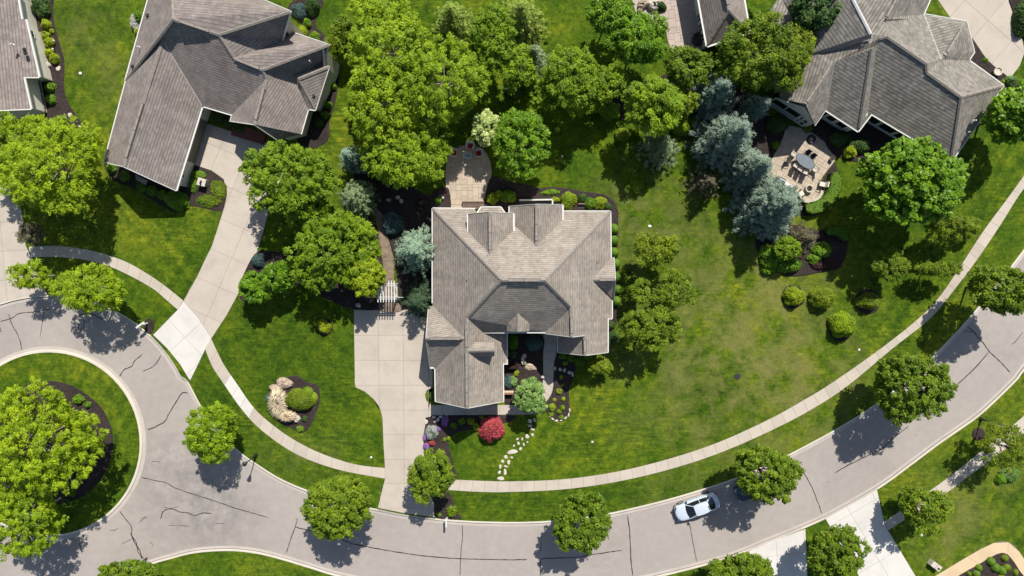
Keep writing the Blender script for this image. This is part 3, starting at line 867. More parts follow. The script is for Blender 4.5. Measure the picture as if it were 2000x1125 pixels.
def box_vent(root, p, name='roof_vent', mat='dark'):
    MB().box(p+Vector((0, 0, .06)), (.30, .30, .2), .3, .8).build(name, M[mat], root)
def solve(D, planes=None, k_=1.0):
    V = {}
    D = {q: (v[0], v[1], 3+(v[2]-3)*k_ if not isinstance(v[2], str) and v[2] > 3.2 else v[2]) for q, v in D.items()}
    for k, v in D.items():
        px, py, z = v
        if isinstance(z, (int, float)): V[k] = P(px, py, z)
        else:
            zs = [planes[q].hit(px, py).z for q in z.split('+')]
            V[k] = P(px, py, sum(zs)/len(zs))
    return V

# ---------------------------------------------------------------- the big house in the middle
S = 1.0
mp_ = {'N': Plane((845, 407), (1192, 412), 3.0, S, (1000, 600)), 'W': Plane((845, 407), (845, 590), 3.0, S, (1000, 500)),
       'E': Plane((1192, 413), (1192, 590), 3.0, S, (1000, 500)), 'gE': Plane((985, 712), (985, 784), 3.0, S*.93, (900, 700))}
MV = solve({
 'nw': (845, 407, 3.0), 'ne': (1192, 413, 3.0), 'rl': (980, 547, 'N+W'), 'rr': (1064, 547, 'N+E'),
 'n1a': (914, 453, 'N'), 'n1p': (957, 496, 'N'), 'n1b': (1002, 451, 'N'), 'n1fa': (914, 418, 5.1), 'n1fp': (957, 414, 7.15), 'n1fb': (1002, 417, 5.1),
 'n2a': (995, 431, 'N'), 'n2p': (1048, 480, 'N'), 'n2b': (1098, 430, 'N'), 'n2fa': (995, 403, 4.1), 'n2fp': (1048, 399, 6.4), 'n2fb': (1098, 400, 4.1),
 'ne1': (1098, 413, 3.0), 'nw1': (928, 408, 3.0), 'nmid1': (930, 417, 3.15), 'nmid2': (995, 417, 3.15),
 'we': (845, 592, 3.0), 'S1': (912, 621, 'W'), 'sl': (945, 649, 4.45), 'sr': (1065, 649, 4.45), 'S2': (1116, 600, 'E'),
 'wr2': (1117, 658, 'E'), 'sr2': (1064, 651, 4.35), 'e_end': (1187, 688, 'E'), 'e3': (1142, 655, 'E'), 'e3f': (1143, 694, 'E'),
 'e3w': (1089, 656, 2.85), 'e3wf': (1090, 688, 2.85), 'es1': (1187, 622, 'E'), 'es2': (1195, 622, 'E'), 'es3': (1195, 585, 'E'), 'es4': (1193, 503, 'E'),
 'eg1': (1199, 503, 2.95), 'egr': (1202, 546, 4.9), 'egp': (1158, 546, 'E'), 'eg2': (1199, 585, 2.95),
 'wgn': (845, 597, 3.0), 'wgr': (832, 661, 5.6), 'wgp': (907, 661, 'W'), 'wgs': (840, 717, 3.0), 'wgsv': (852, 717, 3.1), 'wgnf': (837, 600, 3.0),
 'gw': (850, 717, 3.0), 'gwf': (851, 784, 3.0), 'gr': (911, 640, 'W'), 'grf': (912, 797, 6.0), 'gef': (983, 784, 3.05), 'ge': (982, 712, 3.05), 'ge2': (990, 712, 2.85), 'ge3': (990, 649, 2.85),
}, mp_, 1.11)
main_house = thing('house', 'large taupe-roofed house in the middle with many gables and white gutters', 'house', P(1010, 600, GZ))
def rel(root):
    """children are written in world coordinates: cancel the root's own transform"""
    bpy.context.view_layer.update()
    inv = root.matrix_world.inverted()
    for c in root.children: c.matrix_parent_inverse = inv
RM = M['roof_main']
roof_faces(main_house, MV, [
 ('nw', 'rl', 'rr', 'ne', 'ne1', 'n2b', 'n2p', 'n2a', 'nmid2', 'n1b', 'n1p', 'n1a', 'nmid1', 'nw1'),
 ('nw', 'we', 'wgn', 'wgp', 'gr', 'S1', 'rl'),
 ('ne', 'rr', 'S2', 'wr2', 'e3', 'e3f', 'e_end', 'es1', 'es2', 'es3', 'egp', 'es4'),
 ('rl', 'rr', 'S2', 'sr', 'sl', 'S1'), ('S2', 'sr', 'sr2', 'wr2'),
 ('e3', 'e3f', 'e3wf', 'e3w'),
 ('n1a', 'n1p', 'n1fp', 'n1fa'), ('n1b', 'n1p', 'n1fp', 'n1fb'), ('n2a', 'n2p', 'n2fp', 'n2fa'), ('n2b', 'n2p', 'n2fp', 'n2fb'),
 ('es4', 'eg1', 'egr', 'egp'), ('egp', 'egr', 'eg2', 'es3'),
 ('wgn', 'wgnf', 'wgr', 'wgp'), ('wgp', 'wgr', 'wgs', 'wgsv'),
 ('wgp', 'gr', 'grf', 'gwf', 'gw', 'wgsv'), ('S1', 'sl', 'ge3', 'ge2', 'ge', 'gef', 'grf', 'gr')], RM)
# small roofs that stand on the big slopes
D1 = solve({'a': (915, 669, 5.4), 'b': (915, 697, 5.4), 'r': (914, 685, 6.05), 'rf': (966, 684, 6.05), 'af': (964, 668, 5.25), 'bf': (966, 696, 5.25)}, None, 1.11)
roof_faces(main_house, D1, [('a', 'r', 'rf', 'af'), ('r', 'b', 'bf', 'rf')], RM, 'dormer_roof')
mesh_obj('dormer_wall', [D1['rf']+Vector((-.2, 0, -.1)), D1['af']+Vector((-.2, .0, -.1)), D1['af']+Vector((-.2, 0, -1.9)), D1['bf']+Vector((-.2, 0, -1.9)), D1['bf']+Vector((-.2, 0, -.1))], [(0, 1, 2, 3, 4)], M['wall'], main_house)
mesh_obj('dormer_wall', [D1['bf']+Vector((-.2, .12, -.1)), D1['bf']+Vector((-.2, .12, -1.9)), D1['b']+Vector((0, .12, -1.3)), D1['b']+Vector((0, .12, -.1))], [(0, 1, 2, 3)], M['wall'], main_house)
D2 = solve({'p': (1012, 610, 6.45), 'r': (1012, 648, 6.35), 'a': (990, 628, 5.5), 'af': (990, 647, 5.2), 'b': (1034, 628, 5.5), 'bf': (1034, 647, 5.2)}, None, 1.11)
roof_faces(main_house, D2, [('p', 'r', 'af', 'a'), ('p', 'r', 'bf', 'b')], RM, 'dormer_roof')
mesh_obj('dormer_wall', [D2['r']+Vector((0, .15, -.12)), D2['af']+Vector((.1, .15, -.1)), D2['af']+Vector((.1, .15, -1.0)), D2['bf']+Vector((-.1, .15, -1.0)), D2['bf']+Vector((-.1, .15, -.1))], [(0, 1, 2, 3, 4)], M['wall'], main_house)
D3 = solve({'a': (931, 418, 2.9), 'af': (940, 405, 2.6), 'bf': (978, 405, 2.6), 'b': (987, 418, 2.9), 'm': (960, 420, 3.3)})
roof_faces(main_house, D3, [('a', 'af', 'bf', 'b', 'm')], RM, 'bay_roof')
gutters(main_house, D3, [('a', 'af', 'bf', 'b')], 'm')
IN = P(1010, 560, 4)
gutters(main_house, MV, [('nw1', 'nw', 'we'), ('ne1', 'ne', 'es4'), ('sl', 'sl'), ('es3', 'es2'), ('es1', 'e_end')], IN)
gutters(main_house, MV, [('sl', 'sr')], IN, drop=0)
gutters(main_house, MV, [('n1a', 'n1fa')], P(957, 450, 5)); gutters(main_house, MV, [('n1b', 'n1fb')], P(957, 450, 5), w=.18)
gutters(main_house, MV, [('n2a', 'n2fa')], P(1048, 440, 5)); gutters(main_house, MV, [('n2b', 'n2fb')], P(1048, 440, 5), w=.16)
gutters(main_house, MV, [('ge3', 'ge2'), ('ge', 'gef'), ('gwf', 'gw'), ('ge2', 'ge')], P(915, 740, 4)); gutters(main_house, MV, [('gw', 'wgs')], P(880, 690, 3), w=.15)
gutters(main_house, MV, [('e3w', 'e3wf')], P(1142, 670, 4))
gutters(main_house, MV, [('es2', 'es1')], P(1150, 560, 4))
gutters(main_house, MV, [('gwf', 'grf', 'gef'), ('e3wf', 'e3f', 'e_end'), ('sr2', 'wr2', 'e3')], IN, 'rake_board', .05, .16)
gutters(main_house, MV, [('n1fa', 'n1fp', 'n1fb'), ('n2fa', 'n2fp', 'n2fb'), ('eg1', 'egr', 'eg2'), ('wgnf', 'wgr', 'wgs')], IN, 'rake_board', .04, .16)
caps(main_house, MV, [('nw', 'rl'), ('ne', 'rr'), ('rl', 'S1'), ('rr', 'S2')])
caps(main_house, MV, [('n1p', 'n1fp'), ('n2p', 'n2fp'), ('rl', 'rr'), ('S2', 'wr2'), ('e3', 'e3f'), ('gr', 'grf'), ('S1', 'gr'), ('egp', 'egr'), ('wgp', 'wgr')])
caps(main_house, D1, [('r', 'rf')]); caps(main_house, D2, [('p', 'r')], .3)
def lerpv(V, a, b, t): return V[a].lerp(V[b], t)
for a, b, t0, t1 in (('n1p', 'n1fp', .1, .92), ('n2p', 'n2fp', .12, .9), ('rl', 'rr', .15, .9), ('S2', 'wr2', .35, .88), ('e3', 'e3f', .2, .85), ('gr', 'grf', .02, .24), ('gr', 'grf', .3, .97), ('egp', 'egr', .3, .95), ('wgp', 'wgr', .1, .9)):
    vent_strip(main_house, lerpv(MV, a, b, t0), lerpv(MV, a, b, t1), .30, .05)
pipe_vent(main_house, P(912, 547, 6.45), .05, .4, 'dark'); pipe_vent(main_house, P(1165, 512, 4.45), .05, .4, 'dark'); pipe_vent(main_house, P(1163, 513, 4.45), .05, .3)
mw = walls(main_house, MV, ['nw', 'we', 'wgs', 'gwf', 'grf', 'gef', 'ge', 'sl', 'sr', 'e3w', 'e3wf', 'e3f', 'e_end', 'es1', 'es2', 'es4', 'ne'], 'wall')
for a_, p_, b_, zb in (('n1fa', 'n1fp', 'n1fb', 3.0), ('n2fa', 'n2fp', 'n2fb', .1)):
    k_ = Vector((0, -.35, -.06)); i1 = Vector((.3, 0, 0))
    A_, P_, B_ = MV[a_]+k_+i1, MV[p_]+k_, MV[b_]+k_-i1
    mesh_obj('gable_wall', [A_, P_, B_, Vector((B_.x, B_.y, zb)), Vector((A_.x, A_.y, zb)), Vector((A_.x, A_.y-2.2, A_.z)), Vector((A_.x, A_.y-2.2, zb)), Vector((B_.x, B_.y-2.2, B_.z)), Vector((B_.x, B_.y-2.2, zb))], [(0, 1, 2, 3, 4), (0, 4, 6, 5), (2, 7, 8, 3)], M['wall'], main_house)
for k, args in {('gef', 'ge'): (.25, .6, 1, 2.2, 2, 1), ('sl', 'sr'): (.36, .52, .3, 2.5, 2, 1), ('e3w', 'e3wf'): (.3, .7, .9, 2.3, 2, 1), ('es4', 'ne'): (.2, .4, 1, 2.2, 2, 1), ('gwf', 'grf'): (.2, .8, 1.0, 2.4, 2, 2), ('we', 'wgs'): (.2, .45, 1, 2.2, 2, 1)}.items():
    if k in mw: window(mw[k], *args)
k_ = Vector((0, .06, -.05)); q_ = [MV['sr2']+k_, MV['wr2']+k_, MV['e3']+k_, MV['e3w']+k_]
mesh_obj('gable_wall', q_+[Vector((q_[3].x, q_[3].y, .1)), Vector((q_[0].x, q_[0].y, .1))], [(0, 1, 2, 3, 4, 5)], M['wall'], main_house)
rel(main_house)

# ---------------------------------------------------------------- house on the upper left, seen leaning away
lp = {'gW': Plane((204, 315), (245, 158), 3.0, .72, (300, 200)), 'gE': Plane((344, 372), (395, 207), 3.0, .72, (280, 250)),
      'mS': Plane((395, 207), (452, 224), 3.0, .78, (420, 120)), 'mW': Plane((245, 157), (290, 0), 3.0, .68, (400, 60)),
      'eE': Plane((631, 127), (588, 262), 3.0, .68, (540, 160))}
LV = solve({'g1': (204, 316, 3.0), 'g0': (246, 158, 'gW'), 'gp': (317, 78, 'gW+gE'), 'grf': (241, 325, 'gW+gE'), 'g2': (344, 372, 3.0), 'c1': (395, 207, 3.0), 'c2': (452, 224, 3.0),
 'K1': (338, 37, 'mS'), 'w1': (245, 157, 3.05), 'w2': (298, -32, 3.0), 'K1n': (336, -10, 7.0), 'K1nn': (332, -60, 4.0), 'K2': (427, 67, 'mS'), 'R1': (567, 22, 8.2), 'R1s': (551, 80, 5.2), 'K3': (457, 114, 'mS'), 'R1n': (508, -3, 4.0), 'tn': (430, -55, 3.0),
 'K4': (512, 136, 'mS'), 'R2': (642, 87, 6.1), 'R2n': (562, 60, 3.6), 'R2s': (631, 127, 4.1), 'K5': (520, 155, 'mS'), 's2': (588, 262, 3.0), 'gf': (497, 243, 5.9), 'gfw': (449, 236, 3.2),
 'sb': (540, 272, 3.6), 'h1': (602, 213, 3.0), 'q1': (572, 148, 4.5), 'q2': (583, 154, 4.7), 'q3': (628, 127, 3.9), 'q4': (643, 130, 4.7), 'q5': (616, 215, 3.0)}, lp)
left_house = thing('house', 'dark taupe-roofed house on the upper left with a long garage wing and corner court', 'house', P(420, 180, GZ))
RL = M['roof_left']
roof_faces(left_house, LV, [('g1', 'g0', 'gp', 'grf'), ('gp', 'grf', 'g2', 'c1'), ('w1', 'w2', 'K1nn', 'K1n', 'K1'), ('K1n', 'K1', 'K2', 'R1', 'R1n', 'tn', 'K1nn'),
 ('K1', 'K2', 'K3', 'K4', 'K5', 'c2', 'c1', 'gp', 'g0', 'w1'), ('K2', 'R1', 'R1s', 'K3'), ('K3', 'R1s', 'R2n', 'R2', 'K4'),
 ('K4', 'R2', 'R2s', 'q3', 'q1', 'h1', 's2', 'sb', 'gf', 'K5'), ('K5', 'gf', 'gfw', 'c2'),
 ('q1', 'q3', 'q4', 'q2'), ('q2', 'q4', 'q5'), ('q1', 'q2', 'q5', 'h1')], RL)
LI = P(430, 130, 4)
gutters(left_house, LV, [('g1', 'g0')], P(300, 230, 3)); gutters(left_house, LV, [('w1', 'w2'), ('c1', 'c2'), ('R1n', 'R1n')], LI, w=.10)
gutters(left_house, LV, [('g2', 'c1')], P(280, 250, 3), w=.14)
gutters(left_house, LV, [('q4', 'q5', 'h1', 's2'), ('c2', 'gfw'), ('tn', 'R1n')], LI)
gutters(left_house, LV, [('g1', 'grf', 'g2'), ('R1n', 'R1', 'R1s'), ('R2n', 'R2', 'R2s'), ('gfw', 'gf', 'sb')], LI, 'rake_board', .07, .18)
caps(left_house, LV, [('gp', 'grf'), ('K1', 'K2', 'K3'), ('K1', 'w1'), ('K2', 'R1'), ('K3', 'K4', 'K5'), ('K4', 'R2'), ('K5', 'gf'), ('K1', 'K1n'), ('q2', 'q4'), ('q2', 'q5'), ('g0', 'gp')])
caps(left_house, LV, [('gp', 'c1')], .16, 'valley_flashing', 'flash', .03)
vent_strip(left_house, lerpv(LV, 'gp', 'grf', .5), lerpv(LV, 'gp', 'grf', .93)); vent_strip(left_house, lerpv(LV, 'K5', 'gf', .2), lerpv(LV, 'K5', 'gf', .9)); vent_strip(left_house, lerpv(LV, 'K1', 'K2', .15), lerpv(LV, 'K1', 'K2', .8), .3)
vent_strip(left_house, lerpv(LV, 'K3', 'K4', .1), lerpv(LV, 'K3', 'K4', .9), .3)
pipe_vent(left_house, P(405, 44, 6.5), .1, .55); pipe_vent(left_house, P(411, 44, 6.5), .1, .5); pipe_vent(left_house, P(271, 92, 4.5), .06, .35); box_vent(left_house, P(288, 30, 4)); box_vent(left_house, P(259, 130, 4)); box_vent(left_house, P(613, 187, 3.6)); pipe_vent(left_house, P(606, 120, 5.4), .06, .4)
lw = walls(left_house, LV, ['w2', 'w1', 'g1', 'grf', 'g2', 'c1', 'c2', 'gfw', 'gf', 'sb', 's2', 'h1', 'q5', 'q4', 'R2', 'R2n', 'R1s', 'R1', 'R1n', 'tn'], 'wall')
if ('g2', 'c1') in lw:
    a, b, n, wo = lw[('g2', 'c1')]
    n3 = Vector((n.x, n.y, 0))
    A = a.lerp(b, .30); B = a.lerp(b, .82)
    d = MB()
    d.add([Vector((A.x, A.y, .15))+n3*.02, Vector((B.x, B.y, .15))+n3*.02, Vector((B.x, B.y, 2.35))+n3*.02, Vector((A.x, A.y, 2.35))+n3*.02], [(0, 1, 2, 3)])
    gd = d.build('garage_door', M['garage'], wo)
    for k in range(1, 4):
        z = .15+2.2*k/4
        MB().bar(Vector((A.x, A.y, z))+n3*.03, Vector((B.x, B.y, z))+n3*.03, .02, .03).build('panel_rib', M['garage'], gd)
    for t in (.12, .9):
        q = a.lerp(b, t); MB().lathe(Vector((q.x, q.y, 1.9))+n3*.14, [(.05, 0), (.11, .06), (.11, .26), (.04, .34)], 8).build('wall_lantern', M['black'], wo)
if ('c2', 'gfw') in lw: pass
if ('gfw', 'gf') in lw: window(lw[('gfw', 'gf')], .55, .8, .2, 2.3, 1, 1, 'front_door', 'wood')
MB().box(P(486, 262, .3)+Vector((0, 0, -.1)), (3.4, 1.2, .5), -.3).build('porch_step', M['brick'], left_house)
rel(left_house)
# small roof return on the garage gable of that house
D4 = solve({'a': (264, 340, 2.7), 'b': (288, 353, 3.4), 'c': (284, 361, 2.6), 'd': (265, 351, 2.5)})
ro = roof_faces(left_house, D4, [('a', 'b', 'c', 'd')], RL, 'gable_return'); ro.matrix_parent_inverse = left_house.matrix_world.inverted()

# ---------------------------------------------------------------- house at the left edge: one long roof slope and pale walls
WV = solve({'a': (30, -30, 3.0), 'b': (42, 38, 3.0), 'c': (50, 38, 2.85), 'd': (76, 151, 2.85), 'e': (46, 151, 3.3), 'f': (60, 213, 3.2), 'g': (-90, 219, 6.6), 'h': (-130, -30, 7.4), 'i': (-250, 230, 3.0), 'j': (-300, -30, 3.0), 'fr': (-4, 217, 4.6)})
west_house = thing('house', 'brown-roofed house cut by the left edge, its pale side walls in full sun', 'house', P(-40, 110, GZ))
roof_faces(west_house, WV, [('a', 'b', 'c', 'd', 'e', 'f', 'g', 'h'), ('g', 'h', 'j', 'i')], M['roof_left'])
gutters(west_house, WV, [('a', 'b'), ('c', 'd'), ('e', 'f')], P(-40, 100, 3), w=.16)
gutters(west_house, WV, [('f', 'g', 'i'), ('d', 'e')], P(-40, 100, 3), 'rake_board', .08, .18)
ww = walls(west_house, WV, ['a', 'b', 'c', 'd', 'e', 'f', 'g', 'i', 'j', 'h'], 'wall', .38)
window(ww[('c', 'd')], .06, .2, 1.5, 2.3, 1, 1)
if ('e', 'f') in ww:
    a, b, n, wo = ww[('e', 'f')]; MB().bar(Vector((a.x, a.y, .5))+Vector((n.x, n.y, 0))*.03, Vector((b.x, b.y, .5))+Vector((n.x, n.y, 0))*.03, .06, .18).build('wall_band', M['wood'], wo)
pipe_vent(west_house, P(26, 88, 4.3), .07, .5); box_vent(west_house, P(48, 97, 3.7)); box_vent(west_house, P(50, 104, 3.6))
rel(west_house)

# ---------------------------------------------------------------- house on the upper right
rp = {'S': Plane((1702, 223), (1770, 262), 3.0, .82, (1780, 150)), 'SE': Plane((1960, 167), (1869, 300), 3.0, .62, (1850, 180)), 'G2': Plane((1613, 216), (1676, 257), 3.0, .82, (1680, 150)),
      'NW': Plane((1540, 196), (1592, 108), 3.4, .62, (1640, 160))}
RV = solve({'s0': (1702, 223, 3.0), 'q': (1858, 316, 'S'), 'e1': (1960, 167, 3.0), 'ap': (1878, 189, 'S'), 'st': (1811, 141, 'S'), 'st2': (1810, 124, 'S'), 'rt': (1733, 71, 'S'), 'lt': (1717, 75, 'S'),
 'v1': (1710, 90, 'S'), 'v2': (1691, 237, 'S'), 'p2': (1676, 257, 3.0), 'g2t': (1703, 95, 'G2'), 'g2b': (1679, 250, 'G2'), 'g2l': (1629, 122, 'G2'), 'g2c': (1613, 216, 3.0),
 'hr': (1573, 203, 5.4), 'hrt': (1622, 128, 5.6), 'hb': (1592, 246, 3.0), 'nb': (1540, 196, 3.6), 'nw': (1500, 30, 2.9), 'nn': (1570, -80, 3.0), 'tt': (1700, -10, 7.0), 'k1': (1701, 67, 6.6),
 'c1': (1730, 36, 6.6), 'c2': (1775, -50, 6.6), 'd1': (1776, 38, 4.6), 'd2': (1724, 43, 6.5), 'd3': (1804, 27, 3.1), 'd4': (1834, -40, 3.0), 'f1': (1838, 116, 5.3), 'f2': (1888, 42, 3.2), 'f3': (1903, 101, 3.0), 'f4': (1892, 118, 3.0), 'fr': (1880, 52, 4.4), 'fr2': (1846, 108, 5.3)}, rp)
right_house = thing('house', 'grey-brown roofed house on the upper right with a window wall facing its terrace', 'house', P(1720, 130, GZ))
RR = M['roof_right']
roof_faces(right_house, RV, [('rt', 'st2', 'st', 'ap', 'q', 's0', 'v2', 'v1', 'lt'), ('ap', 'q', 'e1'), ('v1', 'g2t', 'g2b', 'p2', 'v2'), ('g2t', 'g2l', 'g2c', 'p2', 'g2b'),
 ('g2l', 'g2c', 'hb', 'hr', 'hrt'), ('hr', 'hrt', 'g2l', 'g2t', 'v1', 'lt', 'k1', 'nn', 'nw', 'nb'), ('k1', 'lt', 'rt', 'd2', 'c1', 'c2', 'nn'),
 ('c1', 'c2', 'd4', 'd3', 'd1', 'd2'), ('rt', 'd2', 'd1', 'd3', 'f1', 'st2'), ('d3', 'f1', 'fr2', 'fr', 'f2'), ('fr', 'f2', 'f3', 'f4', 'st', 'st2', 'f1', 'fr2'), ('st', 'f4', 'e1', 'ap')], RR)
U = solve({'a': (1665, -4, 8.1), 'b': (1701, 66, 7.5), 'c': (1585, 104, 5.0), 'd': (1530, 0, 5.0), 'b2': (1699, 69, 6.95), 'c2': (1585, 109, 4.4)})
roof_faces(right_house, U, [('a', 'b', 'c', 'd')], RR, 'upper_roof')
caps(right_house, U, [('a', 'b')], .3, 'rake_board', 'white', .02)
mesh_obj('upper_wall', [U['b'], U['c'], U['c']+Vector((.3, -.25, -.5)), U['b']+Vector((.3, -.25, -.5))], [(0, 1, 2, 3)], M['cap'], right_house)
MB().bar(U['b2']+Vector((.15, -.15, -.0)), U['c2']+Vector((.15, -.15, -.0)), .2, .12).build('rake_board', M['flash'], right_house)
RI = P(1740, 130, 4)
gutters(right_house, RV, [('s0', 'q', 'e1'), ('g2c', 'p2', 's0'), ('hb', 'g2c'), ('f4', 'e1'), ('d4', 'd3'), ('f4', 'f3')], RI)
gutters(right_house, RV, [('d3', 'f2', 'f3')], RI, 'rake_board', .06, .16)
caps(right_house, RV, [('hr', 'hrt'), ('lt', 'rt', 'st2', 'st', 'ap'), ('ap', 'q'), ('ap', 'e1'), ('c1', 'c2'), ('fr', 'fr2'), ('g2t', 'g2b')], .34)
caps(right_house, RV, [('v1', 'v2'), ('g2l', 'g2c'), ('f1', 'd3')], .2, 'valley_flashing', 'flash', .03)
vent_strip(right_house, lerpv(RV, 'hr', 'hrt', .05), lerpv(RV, 'hr', 'hrt', .95), .3); vent_strip(right_house, lerpv(RV, 'c1', 'c2', .03), lerpv(RV, 'c1', 'c2', .6), .3); vent_strip(right_house, lerpv(RV, 'fr', 'fr2', .1), lerpv(RV, 'fr', 'fr2', .9), .3)
pipe_vent(right_house, P(1902, 236, 4.3), .07, .45); pipe_vent(right_house, P(1893, 258, 3.8), .05, .3); box_vent(right_house, P(1622, 52, 6.3))
rw = walls(right_house, RV, ['q', 's0', 'p2', 'g2c', 'hb', 'hr', 'nb', 'nw', 'nn', 'c2', 'd4', 'd3', 'f2', 'f3', 'f4', 'e1'], 'wall_grey', .28)
for (t0, t1) in ((.80, .97), (.60, .78), (.40, .58), (.2, .38)):
    window(rw[('q', 's0')], t0, t1, .7, 2.65, 1, 1)
for (t0, t1) in ((.15, .42), (.48, .72), (.76, .95)):
    window(rw[('p2', 'g2c')], t0, t1, .9, 2.65, 1, 1)
if ('hb', 'hr') in rw: window(rw[('hb', 'hr')], .1, .5, .4, 2.2, 2, 2)
rel(right_house)
# glazed garden room on the end of that house
gp0 = P(1503, 197, 2.6); 
gr = thing('sunroom', 'glazed garden room with white mullions projecting towards the terrace', 'sunroom', P(1540, 215, GZ))
A = P(1500, 201, .5); B = P(1573, 247, .5); A2 = P(1513, 192, 2.6); B2 = P(1586, 238, 2.6)
nn_ = Vector(((B-A).y, -(B-A).x, 0)).normalized()
if nn_.y > 0: nn_ = -nn_
base_a = Vector((A.x, A.y, .1)); base_b = Vector((B.x, B.y, .1))
W_ = B-A; W_.z = 0
f = MB()
def gpnt(t, z): return Vector((A.x, A.y, 0))+W_*t+Vector((0, 0, z))
for t in (0, .345, .69, .79, .90, 1.0): f.bar(gpnt(t, .4), gpnt(t, 2.65), .10, .10, up=nn_)
for z in (.45, 1.0, 2.65): f.bar(gpnt(0, z), gpnt(1, z), .10, .12)
f.bar(gpnt(.79, 1.9), gpnt(1, 1.9), .08, .08)
f.build('window_frame', M['white'], gr)
for t0, t1 in ((.01, .335), (.355, .68), (.70, .78), (.80, .89), (.91, .99)):
    for z0, z1 in ((.5, .96), (1.05, 2.6)):
        mesh_obj('pane', [gpnt(t0, z0)-nn_*.03, gpnt(t1, z0)-nn_*.03, gpnt(t1, z1)-nn_*.03, gpnt(t0, z1)-nn_*.03], [(0, 1, 2, 3)], M['glass'], gr)
wb = MB().bar(gpnt(0, .25)-nn_*.02, gpnt(1, .25)-nn_*.02, .12, .34).build('sill_wall', M['wall_grey'], gr)
back = MB(); back.add([gpnt(0, .1)-nn_*.2, gpnt(1, .1)-nn_*.2, gpnt(1, 2.6)-nn_*2.2, gpnt(0, 2.6)-nn_*2.2], [(0, 1, 2, 3)]); back.build('floor', M['dark'], gr)  # slanted dark backing sheet rising behind the panes
D5 = solve({'a': (1516, 190, 2.75), 'b': (1588, 236, 2.75), 'c': (1572, 204, 5.0), 'd': (1538, 196, 3.9)})
mesh_obj('gable_wall', [gpnt(0, 2.7), gpnt(1, 2.7), P(1571, 209, 4.6), P(1540, 200, 3.6)], [(0, 1, 2, 3)], M['wall_grey'], gr)
rel(gr)

# ---------------------------------------------------------------- house at the top with a hipped roof
NV = solve({'w0': (1338, -150, 3.0), 'sw': (1381, 90, 3.0), 'se': (1464, 63, 3.0), 'e0': (1424, -160, 3.0), 'ap': (1424, 20, 5.4), 'r0': (1396, -115, 5.4)})
north_house = thing('house', 'brown hip-roofed house end cut by the top edge beside a paved terrace', 'house', P(1410, 20, GZ))
roof_faces(north_house, NV, [('w0', 'sw', 'ap', 'r0'), ('sw', 'se', 'ap'), ('se', 'e0', 'r0', 'ap'), ('w0', 'r0', 'e0')], M['roof_left'])
gutters(north_house, NV, [('w0', 'sw', 'se', 'e0')], 'ap', w=.15)
caps(north_house, NV, [('ap', 'r0'), ('sw', 'ap'), ('se', 'ap')], .3)
vent_strip(north_house, lerpv(NV, 'ap', 'r0', .08), lerpv(NV, 'ap', 'r0', .8), .3)
nw_ = walls(north_house, NV, ['w0', 'sw', 'se', 'e0'], 'wall_grey')
for (t0, t1) in ((.70, .77), (.79, .86), (.88, .95)): window(nw_[('w0', 'sw')], t0, t1, .3, 2.4, 2, 1)
rel(north_house)

# ================================================================== PLANTS
LEAVES = 0
def leaf_mesh(name, pos_, nrm, tan, size, aspect, tint, mat, parent=None, extra=None):
    """one rhombic leaf (or needle spray) per point"""
    global LEAVES
    n = len(pos_); LEAVES += n
    nrm = nrm/np.maximum(np.linalg.norm(nrm, axis=1, keepdims=True), 1e-6)
    tan = tan-nrm*np.sum(tan*nrm, axis=1, keepdims=True)
    tan = tan/np.maximum(np.linalg.norm(tan, axis=1, keepdims=True), 1e-6)
    sid = np.cross(nrm, tan)
    L = size[:, None]; Wd = L*aspect
    v = np.empty((n, 4, 3), np.float32)
    v[:, 0] = pos_-tan*L*.5
    v[:, 1] = pos_+sid*Wd*.5+tan*L*.06-nrm*L*.08
    v[:, 2] = pos_+tan*L*.5-nrm*L*.05
    v[:, 3] = pos_-sid*Wd*.5+tan*L*.06-nrm*L*.08
    v = v.reshape(-1, 3)
    ev = np.zeros((0, 3), np.float32); ef = []
    if extra: ev = np.array(extra[0], np.float32); ef = extra[1]
    me = bpy.data.meshes.new(name)
    nv = len(v)+len(ev); nf = n+len(ef)
    me.vertices.add(nv); me.vertices.foreach_set('co', np.concatenate([v, ev]).ravel())
    loops = [np.arange(n*4, dtype=np.int32)]
    for f in ef: loops.append(np.array([i+n*4 for i in f], np.int32))
    loops = np.concatenate(loops); me.loops.add(len(loops)); me.loops.foreach_set('vertex_index', loops)
    cnt = np.concatenate([np.full(n, 4, np.int32), np.array([len(f) for f in ef], np.int32)])
    me.polygons.add(nf); me.polygons.foreach_set('loop_start', np.concatenate([[0], np.cumsum(cnt)[:-1]]).astype(np.int32))
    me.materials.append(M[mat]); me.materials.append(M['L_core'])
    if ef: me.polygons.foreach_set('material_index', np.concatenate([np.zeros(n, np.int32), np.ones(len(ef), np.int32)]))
    at = me.attributes.new('tint', 'FLOAT', 'FACE')
    at.data.foreach_set('value', np.concatenate([tint, np.full(len(ef), .3)]).astype(np.float32))
    me.update(calc_edges=True); me.validate()
    return link(bpy.data.objects.new(name, me), parent)
def unit(rng, n):
    v = rng.normal(size=(n, 3)); return v/np.linalg.norm(v, axis=1, keepdims=True)
